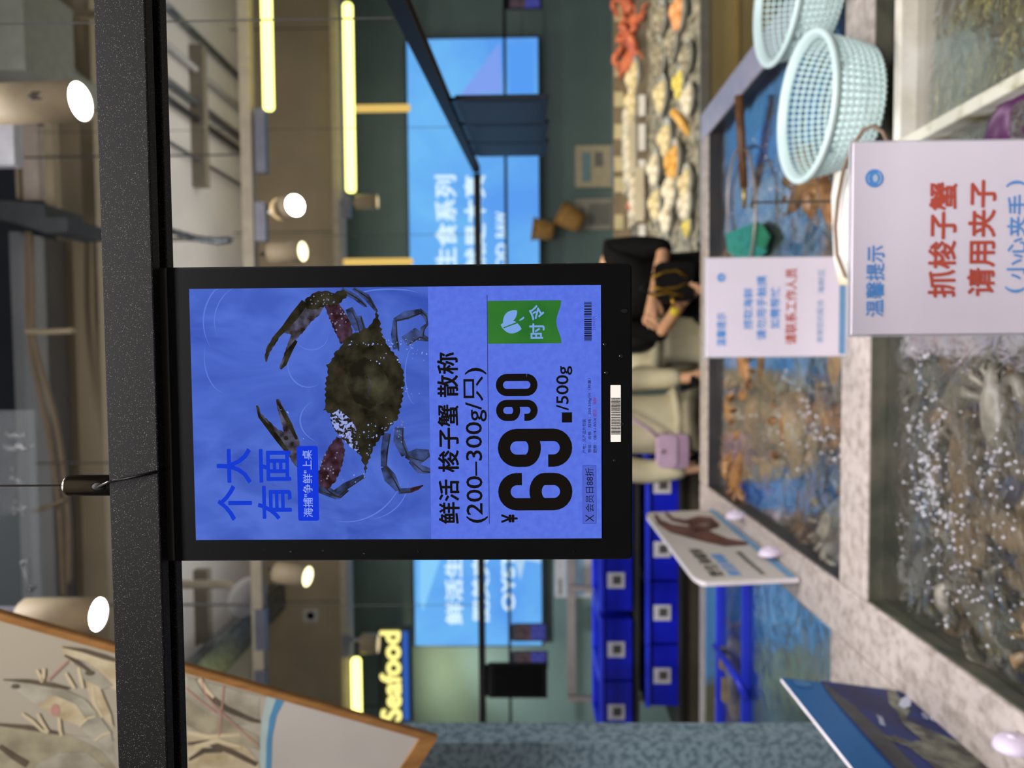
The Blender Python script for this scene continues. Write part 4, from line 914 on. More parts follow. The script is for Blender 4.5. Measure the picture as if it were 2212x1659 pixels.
m = MB(); m.box((lt1 - .006, LTY0 + .05, ZF - .28), (lt1, LTY1 - .06, ZR - .01), M_teal2); build('side_panel', m, ltk)
water('tank_water', 'still blue water of the left holding tank', lt0+.055, lt1-.008, LTY0+.055, LTY1-.07, ZR - .05, water_mat('water_left', (0.84,0.92,0.98,1), 0.8, 0.15, 12, cloud=S(120,160,195)), 30, 0.001, 8)
# blue crate standing in the left tank
M_blue = mat('blue_plastic', S(20,34,206), 0.35, c2=S(14,24,170), scale=6); M_bluel = mat('blue_plastic_rim', S(52,70,236), 0.35, c2=S(40,56,220), scale=6)
pa = PZ(1542, 1275, ZR - .02); cx0, cx1 = -1.7, XL0 - 0.1; cy1, cy0 = LTY1 - 0.12, LTY1 - 0.45
t = thing('mesh_crate', 'bright blue open crate standing in the left holding tank', 'crate', ((cx0+cx1)/2, (cy0+cy1)/2, ZF - .28))
for (nm, a, b) in (('back_rim', (cx0, cy1-.02, ZR-.06), (cx1, cy1, ZR-.03)), ('front_rim', (cx0, cy0, ZR-.06), (cx1, cy0+.02, ZR-.03)), ('side_rim', (cx0, cy0+.02, ZR-.06), (cx0+.02, cy1-.02, ZR-.03)), ('side_rim', (cx1-.02, cy0+.02, ZR-.06), (cx1, cy1-.02, ZR-.03))):
    build(nm, MB().box(a, b, M_bluel), t, bevel=0.003)
m = MB()
for xx in (cx0, cx1-.02):
    for yy in (cy0, cy1-.02): m.box((xx, yy, ZF-.28), (xx+.02, yy+.02, ZR-.06), M_blue)
build('corner_posts', m, t)
m = MB(); m.tube([PZ(1545, 1395, ZR-.035), PZ(1590, 1462, ZR-.015), PZ(1612, 1510, ZR-.035)], 0.012, M_bluel, 8); build('handle', m, t, smooth=True)
M_fish = mat('pale_fish', S(196,172,126), 0.4, c2=S(120,104,78), scale=14)
for k, (x, y, lab) in enumerate(((1585,1430,'upper'), (1590,1500,'middle'), (1575,1545,'lower'))):
    q = PZ(x, y, ZR - .09); t = thing('live_fish', 'tan fish in the blue crate of the left tank, %s of three in the photo' % lab, 'fish', q, 0.2*k)
    m = MB(); m.ball((0,0,0), (.11, .025, .035), M_fish, 14, 8); build('body', m, t, True, world=False)
    m = MB(); m.slab([(.10,-.003,0),(.16,-.003,.035),(.145,-.003,0),(.16,-.003,-.035)], (0,.006,0), M_fish); build('tail_fin', m, t, world=False)
    m = MB(); m.slab([(-.04,-.002,.03),(.05,-.002,.028),(.06,-.002,.05),(-.02,-.002,.055)], (0,.004,0), M_fish); build('dorsal_fin', m, t, world=False)

# ---- cards standing in holders
M_card = mat('white_card_sheet', S(236,226,238), 0.45, c2=S(228,219,230), scale=5); M_acr = mat('clear_acrylic_edge', S(206,206,210), 0.15, alpha=0.5, c2=S(206,206,210))
M_cblue = mat('card_blue_ink', S(92,158,226), 0.5, c2=S(86,150,220)); M_cred = mat('card_red_ink', S(196,84,66), 0.5, c2=S(190,78,60)); M_cpale = mat('card_pale_ink', S(150,186,216), 0.5); M_cbar = mat('card_blue_bar', S(110,160,200), 0.5)
M_cwhite = mat('card_white_ink', S(206,222,240), 0.5)
def card(label, px, py, Y, zb, w_, h_, fn):
    f = Face(px, py, Y); c_ = f.pt(px, py); t = thing('acrylic_sign', label, 'sign', (c_.x, Y, zb))
    m = MB(); m.box((c_.x - w_/2, Y - .0015, zb), (c_.x + w_/2, Y + .0015, zb + h_), M_card); build('paper_sheet', m, t)
    m = MB(); m.box((c_.x - w_/2 - .003, Y + .0016, zb), (c_.x + w_/2 + .003, Y + .005, zb + h_ + .003), M_acr); m.box((c_.x - w_/2 - .003, Y - .004, zb), (c_.x + w_/2 + .003, Y + .03, zb + .003), M_acr); build('acrylic_holder', m, t)
    for nm, draw in fn(f):
        m = MB(); draw(m); build(nm, m, t)
def logo(m, f, x, y, r, off):
    m.poly([f.pt(x + r*math.cos(a), y + r*math.sin(a), off) for a in [2*math.pi*i/24 for i in range(24)]], M_cblue)
    for rr, a0, a1 in ((r*.78, -60, 60), (r*.72, 140, 220)):
        pts = [(x + rr*math.cos(math.radians(a0+(a1-a0)*i/8)), y + rr*math.sin(math.radians(a0+(a1-a0)*i/8))) for i in range(9)]
        for a, b in zip(pts, pts[1:]): quad(m, [f.pt(*a, off+.0002), f.pt(*b, off+.0002), f.pt(b[0]+(x-b[0])*.12, b[1]+(y-b[1])*.12, off+.0002), f.pt(a[0]+(x-a[0])*.12, a[1]+(y-a[1])*.12, off+.0002)], M_cwhite)
    m.poly([f.pt(x + .28*r*math.cos(a) + .1*r, y + .42*r*math.sin(a), off+.0002) for a in [2*math.pi*i/16 for i in range(16)]], M_cwhite)
def line_(f, t, x0, y0, x1, y1, mt, b): return lambda m: f.text(m, t, x0, y0, x1, y1, mt, .0022, b)
def card1(f):
    def last(m):
        f.text(m, '小心夹手', 2164, 428, 2204, 606, M_cblue, .0022, 0.012); f.text(m, ')', 2160, 398, 2204, 412, M_cblue, .0022, 0.008); f.text(m, '(', 2162, 620, 2206, 634, M_cblue, .0022, 0.008)
    return [('heading_lettering', line_(f, '温馨提示', 1869, 531, 1907, 682, M_cblue, 0.014)), ('red_lettering', line_(f, '抓梭子蟹', 1999, 400, 2058, 643, M_cred, 0.022)),
            ('red_lettering', line_(f, '请用夹子', 2082, 396, 2140, 640, M_cred, 0.022)), ('caution_lettering', last), ('round_logo', lambda m: logo(m, f, 1884, 390, 19, .0022))]
c1 = P(1841, 516, 0.797)
card('front white sign with big red lettering standing on the near tank rim', 1841, 517, 0.797, c1.z - .297, .210, .297, card1)
def card2(f):
    return [('heading_lettering', line_(f, '温馨提示', 1547, 676, 1567, 748, M_cblue, 0.014)), ('round_logo', lambda m: logo(m, f, 1557, 601, 9, .0022)),
            ('blue_lettering', line_(f, '捞取海鲜', 1604, 624, 1624, 712, M_cblue, 0.014)), ('blue_lettering', line_(f, '请勿用手触摸', 1632, 598, 1653, 735, M_cblue, 0.014)),
            ('blue_lettering', line_(f, '如需帮忙', 1661, 622, 1682, 711, M_cblue, 0.014)), ('red_lettering', line_(f, '请联系工作人员', 1693, 583, 1718, 745, M_cred, 0.014)),
            ('pale_lettering', line_(f, '谢谢您的配合', 1760, 650, 1774, 742, M_cpale, 0.006)), ('pale_lettering', line_(f, '海鲜区', 1762, 585, 1776, 637, M_cpale, 0.006)),
            ('blue_border', lambda m: quad(m, f.rect(1808, 563, 1821, 766, .0022), M_cbar))]
c2_ = P(1527, 665, 1.5)
card('small white sign with rows of blue lettering and one red row, on the tank divider', 1527, 665, 1.5, ZR + .001, .2055, c2_.z - ZR, card2)
p = P(1640, 437, 1.44); tag(build('upright_rod', MB().tube([(p.x, 1.44, ZR), (p.x, 1.44, P(1622, 437, 1.44).z)], .0022, M_cable, 8)), 'thin dark upright rod standing on the tank divider', 'rod')

# side signs along the left rim, leaning in suction clips
M_wcard = mat('warm_white_board', S(206,200,190), 0.5, c2=S(198,192,182), scale=4); M_wedge = mat('white_board_edge', S(236,228,230), 0.45); M_ink = mat('dark_ink', S(72,74,62), 0.5); M_brn = mat('shellfish_brown_print', S(112,64,50), 0.5, c2=S(70,40,34), scale=20)
M_clip = mat('lilac_white_clip', S(226,212,230), 0.35, c2=S(220,206,226))
class SideFace:
    """a board standing along the left rim: a 0..1 from far to near, b 0..1 up"""
    def __init__(s, x, y0, y1, z0, z1, lean=0.0): s.x, s.y0, s.y1, s.z0, s.z1, s.lean = x, y0, y1, z0, z1, lean
    def pt(s, a, b, off=0.0): return Vector((s.x + off - s.lean*b, s.y0 + (s.y1 - s.y0)*a, s.z0 + (s.z1 - s.z0)*b))
    def uv(s, px, py):
        q = None
        n = Vector((s.z1 - s.z0, 0, s.lean)).normalized(); q = PP(px, py, (s.x, s.y0, s.z0), n)
        return ((q.y - s.y0)/(s.y1 - s.y0), (q.z - s.z0)/(s.z1 - s.z0))
def ribbon(m, pts, ws, mt, fn):
    Lp, Rp = [], []
    for i, p in enumerate(pts):
        a = pts[max(0, i-1)]; b = pts[min(len(pts)-1, i+1)]; d = Vector((b[0]-a[0], b[1]-a[1]))
        d = d.normalized() if d.length else Vector((1, 0)); nx, ny = -d.y, d.x; w_ = ws[i] if isinstance(ws, (list, tuple)) else ws
        Lp.append((p[0]+nx*w_, p[1]+ny*w_)); Rp.append((p[0]-nx*w_, p[1]-ny*w_))
    for i in range(len(pts)-1): quad(m, [fn(*Lp[i]), fn(*Lp[i+1]), fn(*Rp[i+1]), fn(*Rp[i])], mt)
yn = PZ(1738, 405, ZR).y; yf = 2.50; sx = XL1 - 0.055
zt_ = P(1508, 405, yn).z
SF = SideFace(sx, yf, yn, ZR + .004, zt_, 0.01)
t = thing('standing_board', 'white board with brown shellfish picture clipped along the left rim of the back tank', 'board', (sx, (yf+yn)/2, ZR))
m = MB(); m.slab([SF.pt(u/100, v/100) for u, v in rounded(0, 0, 100, 100, 9, corners=(0,0,1,1))], (-.012, 0, 0), M_wcard, M_wedge); build('board', m, t, bevel=.002)
m = MB(); sp = lambda off: (lambda x, y: SF.pt(*SF.uv(x, y), off))
def safe(fn): return lambda x, y: fn(x, y)
for pts, ws in (([(1415,1112),(1424,1128),(1450,1142),(1490,1150),(1530,1160),(1570,1172),(1615,1175)], [3,6,9,12,13,9,3]), ([(1438,1108),(1452,1122),(1480,1128),(1510,1124),(1535,1125),(1552,1138)], [3,4,5,9,8,5]), ([(1490,1130),(1500,1140),(1525,1142),(1548,1135)], [6,7,7,5])):
    ribbon(m, pts, ws, M_brn, sp(.001))
def side_text(t_, a0, a1, b0, b1, mt, bd_): put_text(m, t_, lambda a, b: SF.pt(a1 + (a0 - a1)*a, b0 + (b1 - b0)*b, .001), mt, bd_)   # read from the near end to the far end
for t_, (xa, ya), (xb, yb), hgt, mt, bd_ in (('野生海螺鲜', (1576, 1252), (1488, 1192), .15, M_ink, .02), ('鲜活海螺', (1606, 1250), (1542, 1203), .14, M_cblue, .02), ('肉质鲜嫩', (1632, 1228), (1594, 1192), .07, M_ink, .012), ('热卖', (1662, 1254), (1648, 1240), .06, M_brn, .012)):
    ua, va = SF.uv(xa, ya); ub, vb = SF.uv(xb, yb); ua, ub = min(ua, .955), ub - max(0, ua - .955); side_text(t_, ub, ua, (va + vb)/2 - hgt/2, (va + vb)/2 + hgt/2, mt, bd_)
quad(m, [SF.pt(0, .02, .001), SF.pt(1, .02, .001), SF.pt(1, .11, .001), SF.pt(0, .11, .001)], M_cbar)
build('print', m, t)
def clip(label, px, py, x, Y, r):
    q = P(px, py, Y); q.x = x; t = thing('suction_clip', label, 'clip', q)
    m = MB(); m.lathe([(r*.2, r*.55), (r*.55, r*.5), (r*.85, r*.3), (r, 0), (r*.9, -r*.06), (0, -r*.06)], M_clip, q, (1, 0, .15), 28); build('cup', m, t, smooth=True)
    m = MB(); m.lathe([(0, r*.62), (r*.22, r*.6), (r*.26, r*.4), (r*.2, r*.38)], M_clip, q, (1, 0, .15), 16); build('knob', m, t, smooth=True)
q = PZ(1590, 1116, ZR + .02); clip('lilac white suction clip at the far end of the shellfish board', 1590, 1116, q.x, q.y, .034)
q = PZ(1664, 1196, ZR + .02); clip('lilac white suction clip at the near end of the shellfish board', 1664, 1196, q.x, q.y, .032)

# blue seafood board by the front tank
yf2 = PZ(1945, 1492, ZR).y; yn2 = 0.82; sx2 = PZ(1945, 1492, ZR).x
top = PP(1686, 1464, (0, yf2, 0), Vector((0, 1, 0))); lean = sx2 - top.x
SB = SideFace(sx2, yf2, yn2, ZR + .003, top.z, lean)
M_sblue = mat('board_blue', S(38,104,164), 0.4, spec=0.15, c2=S(34,96,154), scale=5); M_navy = mat('board_navy_picture', S(28,56,128), 0.4, c2=S(30,36,76), scale=8, detail=4, spec=0.15); M_wave = mat('board_fish_print', S(120,124,108), 0.4, c2=S(44,44,40), scale=40, detail=6, contrast=(.4,.6)); M_lite = mat('board_white_print', S(206,214,232), 0.5); M_shadow = mat('board_dark_rock', S(26,32,44), 0.4, c2=S(52,58,64), scale=30)
t = thing('standing_board', 'blue seafood board with fish picture leaning on the near left tank rim', 'board', (sx2, (yf2+yn2)/2, ZR))
m = MB(); m.slab([SB.pt(0, 0), SB.pt(1, 0), SB.pt(1, 1), SB.pt(0, 1)], (-.006, 0, 0), M_sblue, M_wedge); build('board', m, t, bevel=.0012)
m = MB(); n_ = Vector((SB.z1 - SB.z0, 0, SB.lean)).normalized()
def bq(x, y, off=.001): return PP(x, y, SB.pt(0, 0), n_) + n_*off
q_ = lambda pts, mt, off: m.poly([bq(x, y, off) for x, y in pts], mt)
e1 = SB.pt(0, 0, .001); 
q_([(1772,1471),(1940,1493),(1990,1512),(2050,1540),(2170,1606),(2300,1690),(2260,1800),(1990,1720),(1920,1652),(1830,1550),(1790,1500)], M_navy, .001)
q_([(1776,1474),(1790,1500),(1830,1545),(1880,1600),(1925,1650),(1985,1705),(2020,1700),(1960,1640),(1915,1590),(1880,1560),(1845,1525),(1810,1500)], M_shadow, .0014)
q_([(1916,1492),(1920,1520),(1945,1550),(1955,1560),(1965,1535),(1940,1505),(1936,1494)], M_wave, .0014)
q_([(1938,1548),(1965,1560),(2010,1580),(2060,1600),(2110,1632),(2190,1690),(2060,1700),(2000,1645),(1960,1615),(1940,1608),(1912,1600),(1910,1592),(1935,1592),(1968,1605),(1990,1600),(1950,1565)], M_wave, .0018)
q_([(1960,1505),(1968,1515),(1966,1528),(1952,1533),(1940,1525),(1946,1512)], M_lite, .002)
for k, ch in enumerate('SEAFOOD'):
    px, py = 1990 + k*17.5, 1546 + k*5.4 + .25*k*k; put_text(m, ch, lambda a, b, px=px, py=py: bq(px + 14*a - 4*b + 3, py + 5*a - 11*b + 7, .0026), M_lite, .02)
put_text(m, '海鲜', lambda a, b: bq(1892 + 12*(1-b)*1.2 + 26*a*.3, 1545 + 22*(a) + 6*(1-b), .002), M_lite, .01)
put_text(m, '水产', lambda a, b: bq(2112 + 16*(1-b)*.6 + 44*a, 1592 + 28*a + 10*(1-b), .002), M_lite, .01)
m.poly([bq(1733 + 20*math.cos(a), 1478 + 7*math.sin(a) + 3*math.cos(a), .0014) for a in [2*math.pi*i/20 for i in range(20)]], mat('board_logo_blue', S(52,116,174), 0.4))
build('print', m, t)
q = PZ(2190, 1612, ZR + .014); clip('large lilac white suction clip holding the blue seafood board', 2190, 1612, q.x, q.y, .026)

# ================================================================== PLASTIC BASKETS
M_mint = mat('mint_white_plastic', S(206,226,222), 0.35, c2=S(198,220,216), scale=10, spec=0.5)
def mesh_basket(label, px, py, zb, R, h, dpt):
    c = P(px, py, dpt); o = Vector((c.x, c.y, zb)); t = thing('plastic_basket', label, 'basket', o)
    m = MB(); N = 64; rows = 8; r_at = lambda z: R*(0.76 + 0.20*(z/h)**0.8)
    for i in range(rows):
        z = h*(0.06 + 0.80*i/(rows-1)); rr = r_at(z); m.tube([o + Vector((rr*math.cos(a), rr*math.sin(a), z)) for a in [2*math.pi*k/N for k in range(N)]], .0022, M_mint, 5, closed=True)
    for k in range(N):
        a = 2*math.pi*k/N; m.tube([o + Vector((r_at(z)*math.cos(a), r_at(z)*math.sin(a), z)) for z in (h*.02, h*.2, h*.4, h*.6, h*.9)], .0022, M_mint, 5)
    for i in range(rows):
        z = h*(0.06 + 0.80*i/(rows-1)); rr = r_at(z) + .0012
        for k in range(N):
            a = 2*math.pi*k/N; m.ball(o + Vector((rr*math.cos(a), rr*math.sin(a), z)), .0040, M_mint, 6, 4)
    build('perforated_wall', m, t, smooth=True)
    m = MB(); m.lathe([(R*.90, h*.88), (R*.97, h*.88), (R*1.02, h*.93), (R*1.03, h*.98), (R*1.0, h*1.02), (R*.95, h*1.01), (R*.92, h*.95), (R*.90, h*.88)], M_mint, o, seg=64); build('rolled_rim', m, t, smooth=True)
    m = MB(); m.lathe([(0, .001), (R*.74, .001), (R*.77, .006), (R*.74, .006), (0, .004)], M_mint, o, seg=64)
    for k in range(5): m.tube([o + Vector((R*.14*(k+1)*math.cos(a), R*.14*(k+1)*math.sin(a), .006)) for a in [2*math.pi*i/48 for i in range(48)]], .0016, M_mint, 5, closed=True)
    build('base', m, t, smooth=True)
bh = .112
mesh_basket('mint white perforated basket standing beside the front white sign on the divider', 1748, 234, ZR + .001, .143, bh, 1.455)
mesh_basket('mint white perforated basket cut off by the top right edge, behind the other basket', 1706, -14, ZR + .001, .148, bh, 1.62)

# ================================================================== LANDING NETS
M_wood = mat('brown_wood', S(120,82,44), 0.5, c2=S(84,54,28), scale=10, stretch=(1, 12, 12)); M_hoop = mat('grey_wire_hoop', S(170,158,148), 0.4, 0.4); M_teal = mat('teal_net', S(50,150,140), 0.7, c2=S(30,120,110), scale=60); M_grnnet = mat('green_net', S(36,140,100), 0.7, c2=S(26,110,80), scale=60)
zn = ZR + .004
h0 = PZ(1596, 206, ZR + .016); h1 = PZ(1607, 405, ZW + .02); h2 = PZ(1608, 450, ZW + .012)
t = thing('landing_net', 'landing net with brown wooden handle lying across the back tank corner', 'net', h0)
m = MB(); m.tube([h0, h0.lerp(h1, .5), h1], [.0135, .0135, .0125], M_wood, 12); build('handle', m, t, smooth=True)
m = MB(); m.tube([h1, h2], [.009, .006], mat('brass_ferrule', S(190,170,110), 0.35, 0.7), 10); build('ferrule', m, t, smooth=True)
m = MB(); cN = PZ(1602, 452, ZW + .02); ring = [PZ(1602 + 30*math.cos(a), 452 - 136*math.sin(a), ZW + .02 + .012*math.cos(a)) for a in [2*math.pi*i/40 for i in range(40)]]
m.tube(ring, .0045, M_hoop, 8, closed=True); build('hoop', m, t, smooth=True)
m = MB(); cc = sum(ring, Vector()) / 40; vs = list(ring[20:41]) if 0 else ring
half = ring[14:40] + ring[0:1]
n_ = len(half); dn = [v.lerp(cc, .55) + Vector((0, 0, -.05)) for v in half]
m.add(half + dn, [(i, i+1, n_+i+1, n_+i) for i in range(n_-1)] , M_hoop); 
k0 = PZ(1640, 540, ZW + .006)
m2 = MB(); fl = [PZ(x, y, ZW + .012) for x, y in ((1568,505),(1600,492),(1640,480),(1662,510),(1655,545),(1630,566),(1600,560),(1572,545))]
cN = sum(fl, Vector())/len(fl) + Vector((0,0,.02)); m2.add(fl + [cN], [(i, (i+1) % 8, 8) for i in range(8)], M_teal)
gl_ = [PZ(x, y, ZW + .02) for x, y in ((1625,478),(1648,486),(1664,512),(1650,540),(1634,530))]; m2.poly(gl_, M_grnnet)
build('teal_netting', m2, t, smooth=False, solid=.002)
t = thing('landing_net', 'round wire net hoop with a white float standing behind the front white sign', 'net', PZ(1900, 440, ZW))
m = MB(); cl = [(1925,322),(1908,286),(1888,272),(1866,280),(1840,318),(1822,370),(1810,430),(1804,490),(1808,550),(1826,596),(1860,616),(1895,600),(1920,560),(1935,480),(1936,400)]
m.tube([P(x, y, 1.12 + .0004*(x-1860)*-1) for x, y in cl], .0032, mat('bamboo_hoop', S(140,116,92), 0.5, c2=S(112,90,70)), 8, closed=True); build('hoop', m, t, smooth=True)
m = MB(); cF = P(1832, 480, 1.16); m.lathe([(0, -.10), (.030, -.095), (.036, -.05), (.036, .05), (.030, .085), (0, .09)], mat('white_float', S(232,228,218), 0.4, c2=S(220,200,140), scale=6, contrast=(.55,.75)), P(1850, 485, 1.17), (1, 0, 0.05), 24); build('float', m, t, smooth=True)
m = MB(); a_ = P(1935, 440, 1.12); m.tube([a_, (a_.x, a_.y, ZF + .002)], .004, M_hoop, 8); build('handle', m, t, smooth=True)

# ================================================================== SEAFOOD COUNTER
CY0, CYM, CY1 = 3.25, 4.1, 4.95
z_lip = P(1522, 300, CY0).z; z_mid = P(1400, 300, CYM).z; z_up = P(1376, 300, CYM + .06).z; z_bk = P(1348, 300, CY1).z
cxl, cxr = 0.30, 3.4
M_gold = mat('olive_gold_panel', S(168,148,96), 0.45, 0.2, c2=S(150,132,84), scale=2); M_olive2 = mat('dark_olive_base', S(92,78,44), 0.6); M_ice = mat('crushed_ice', S(168,164,148), 0.4, c2=S(66,64,54), scale=26, detail=6, bump=0.8, contrast=(.35,.65))
ct = thing('seafood_counter', 'long two-tier iced seafood counter behind the tanks', 'counter', ((cxl+cxr)/2, (CY0+CY1)/2, 0))
m = MB(); m.box((cxl, CY0, z_lip - .14), (cxr, CY0 + .04, z_lip - .022), M_gold); m.box((cxl, CY0 + .004, z_lip - .30), (cxr, CY0 + .04, z_lip - .155), M_gold); m.box((cxl, CY0 + .02, 0), (cxr, CY0 + .06, z_lip - .32), M_olive2); build('front_panel', m, ct, bevel=.004)
m = MB(); m.box((cxl, CY0 - .006, z_lip - .154), (cxr, CY0 + .006, z_lip - .140), mat('brass_strip', S(220,196,130), 0.25, 0.8)); build('brass_strip', m, ct)
m = MB(); m.box((cxl, CY0 - .008, z_lip - .02), (cxr, CY0 + .012, z_lip + .022), mat('steel_lip', S(150,146,130), 0.35, 0.6)); build('front_lip', m, ct)
def bed(nm, y0, z0, y1, z1, seed):
    m = MB(); r_ = random.Random(seed); nx, ny = 60, 16; vs = []
    for j in range(ny+1):
        for i in range(nx+1): vs.append((cxl + .01 + (cxr-cxl-.02)*i/nx, y0 + (y1-y0)*j/ny, z0 + (z1-z0)*j/ny + r_.uniform(-.012, .012)))
    m.add(vs, [(j*(nx+1)+i, j*(nx+1)+i+1, (j+1)*(nx+1)+i+1, (j+1)*(nx+1)+i) for j in range(ny) for i in range(nx)], M_ice); o = build(nm, m, ct); return o
bed('ice_bed', CY0 + .02, z_lip - .01, CYM, z_mid, 1); bed('ice_bed', CYM + .04, z_up - .02, CY1, z_bk - .05, 2)
m = MB(); m.box((cxl, CYM, z_mid - .04), (cxr, CYM + .035, z_up + .012), mat('grey_bronze_rail', S(150,138,120), 0.35, 0.5)); build('middle_rail', m, ct)
m = MB(); m.box((cxl, CY1, 0), (cxr, CY1 + .05, P(1326, 300, CY1).z), mat('bronze_back_rail', S(166,150,126), 0.4, 0.4, c2=S(150,136,112))); build('back_rail', m, ct)
m = MB()
for y in (30, 150, 215, 285, 355, 400, 480): 
    p = P(1337, y, CY1 - .004); m = MB(); m.box((p.x - .05, CY1 - .012, p.z - .03), (p.x + .05, CY1, p.z + .03), mat('cream_price_strip', S(226,212,170), 0.5)); build('price_ticket', m, ct)
m = MB()
for y0, y1 in ((205,250),(268,325),(345,370),(405,468),(485,520)):
    a = P(1394, y1, CYM - .01); b = P(1384, y0, CYM - .01); m = MB(); m.box((a.x, CYM - .012, a.z), (b.x, CYM - .001, b.z + .01), mat('rail_glint', S(236,236,232), 0.4)); build('rail_glint', m, ct)  # white plates painted in as light glints along the metal rail
# goods
def on_bed(px, py, lower=True):
    """where a photo ray meets the lower or upper ice bed"""
    o = Vector((0, 0, EYE)); d = ray(px, py)
    (ya, za, yb, zb) = (CY0 + .02, z_lip - .01, CYM, z_mid) if lower else (CYM + .04, z_up - .02, CY1, z_bk - .05)
    n = Vector((0, -(zb - za), yb - ya)); t_ = (Vector((0, ya, za)) - o).dot(n) / d.dot(n); q = o + d*t_
    q.y = min(max(q.y, ya + .06), yb - .06); q.x = d.x/d.y*q.y; q.z = za + (zb-za)*(q.y-ya)/(yb-ya); return q
M_redc = mat('red_crab_shell', S(214,124,84), 0.5, c2=S(176,80,52), scale=18)
pr = None; gl = 'large orange red crab on the upper ice tier at the right end'
for k, (x, y) in enumerate(((1370,20),(1385,45),(1372,75),(1388,100),(1376,125))):
    q = on_bed(x, y, False); q.z += .03
    if pr is None: o = pr = make_crab(0, .11, M_redc, gl, 'red crabs on the upper tier', 'red_crab')
    else: o = copy_tree(pr)
    o.location = q; o.rotation_euler = (.5, .2*(k-2), k*1.3)
M_or = mat('orange_tentacle', S(232,168,112), 0.4, c2=S(214,140,86), scale=16)
def mound(label, x, y, lower, r, m_, cat, nm, n=7, seed=0):
    """a heap lying in a shallow dish"""
    q = on_bed(x, y, lower); t = thing(nm, label, cat, q); r_ = random.Random(seed)
    m = MB(); m.lathe([(r*.75, 0), (r, r*.22), (r*1.05, r*.3), (r*1.0, r*.3), (r*.7, r*.06), (0, r*.05)], mat('clear_tray', S(196,198,192), 0.25, c2=S(180,182,176)), q, seg=24); build('tray', m, t, smooth=True)
    for k in range(n):
        a = 6.28*k/n + r_.uniform(-.3,.3); p_ = q + Vector((r*.5*math.cos(a)*(k > 0), r*.5*math.sin(a)*(k > 0), r*.30 + .2*r*(k == 0)))
        m = MB(); m.ball(p_, (r*.42, r*.32, r*.24), m_, 10, 7, Matrix.Rotation(a, 3, 'Z') @ Matrix.Rotation(r_.uniform(-.4,.4), 3, 'X')); build('piece', m, t, smooth=True)
M_shell = mat('grey_shell', S(168,160,136), 0.4, c2=S(112,106,90), scale=26); M_squid = mat('cream_squid', S(222,208,166), 0.4, c2=S(196,178,130), scale=14); M_yel = mat('golden_roe', S(226,178,92), 0.45, c2=S(206,150,60), scale=24); M_fw = mat('white_fillet', S(226,220,202), 0.45, c2=S(208,196,168), scale=12); M_lem = mat('lemon_yellow', S(222,206,104), 0.45)
mound('heap of orange tentacles at the right end of the lower ice tier', 1478, 25, True, .10, M_or, 'seafood', 'tentacle_tray', 7, 1)
mound('grey shellfish heap beside the orange tentacles on the lower tier', 1462, 92, True, .09, M_shell, 'shellfish', 'shellfish_tray', 8, 2)
mound('grey shellfish heap at the front of the lower tier near the right', 1492, 125, True, .08, M_shell, 'shellfish', 'shellfish_tray', 8, 3)
mound('yellow roe portion among grey shellfish on the lower tier', 1478, 180, True, .085, M_lem, 'seafood', 'roe_tray', 7, 4)
mound('pale squid heap on the upper tier left of the red crabs', 1383, 170, False, .12, M_squid, 'seafood', 'squid_tray', 7, 5)
mound('cream squid heap in the middle of the upper tier', 1380, 218, False, .12, M_squid, 'seafood', 'squid_tray', 7, 6)
mound('golden roe heap in the middle of the lower tier', 1468, 350, True, .11, M_yel, 'seafood', 'roe_tray', 8, 7)
mound('cream squid tray right of the golden roe on the lower tier', 1450, 300, True, .10, M_squid, 'seafood', 'squid_tray', 7, 8)
mound('white fillets left of the golden roe on the lower tier', 1460, 412, True, .10, M_fw, 'seafood', 'fillet_tray', 7, 9)
mound('white fillets next to the black shirt on the lower tier', 1450, 470, True, .09, M_fw, 'seafood', 'fillet_tray', 7, 10)
mound('lemon yellow portion at the front lip near the black shirt', 1492, 488, True, .06, M_lem, 'seafood', 'lemon_tray', 6, 11)
for k, (x, y, lo, r, mm, nm_, what) in enumerate(((1438, 40, True, .09, M_shell, 'shellfish_tray', 'grey shellfish heap behind the orange tentacles'), (1436, 130, True, .10, M_shell, 'shellfish_tray', 'grey shellfish heap against the middle rail right of centre'),
        (1440, 205, True, .10, M_squid, 'squid_tray', 'pale squid heap against the middle rail'), (1496, 215, True, .08, M_fw, 'fillet_tray', 'white fillet heap at the front lip behind the fish tank corner'), (1492, 395, True, .09, M_squid, 'squid_tray', 'cream squid heap at the front lip left of the golden roe'),
        (1492, 440, True, .09, M_fw, 'fillet_tray', 'white fillet heap at the front lip near the lemon portion'), (1425, 365, True, .10, M_fw, 'fillet_tray', 'white fillet heap against the middle rail above the golden roe'), (1428, 440, True, .10, M_squid, 'squid_tray', 'cream squid heap against the middle rail by the black shirt'))):
    mound(what + ' on the lower tier', x, y, lo, r, mm, 'seafood', nm_, 7, 40 + k)
# pale foam cartons and a golden wedge
def carton(label, x, y, lower, w_, d_, h_, m_, rz=0.0):
    q = on_bed(x, y, lower); t = thing('seafood_carton', label, 'carton', q, rz); e = .012
    m = MB(); m.box((-w_/2, -d_/2, 0), (w_/2, d_/2, .012), m_)
    for a, b in (((-w_/2, -d_/2, .012), (w_/2, -d_/2+e, h_)), ((-w_/2, d_/2-e, .012), (w_/2, d_/2, h_)), ((-w_/2, -d_/2+e, .012), (-w_/2+e, d_/2-e, h_)), ((w_/2-e, -d_/2+e, .012), (w_/2, d_/2-e, h_))): m.box(a, b, m_)
    build('carton_body', m, t, world=False); r_ = random.Random(int(x+y))
    for k in range(4):
        m = MB(); m.ball((-w_*.3 + w_*.2*k, r_.uniform(-.02,.02), h_*.85), (w_*.13, d_*.32, .03), M_fw, 10, 6); build('fillet', m, t, True, world=False)
M_cart = mat('pale_carton', S(216,208,184), 0.55, c2=S(202,192,166), scale=4)
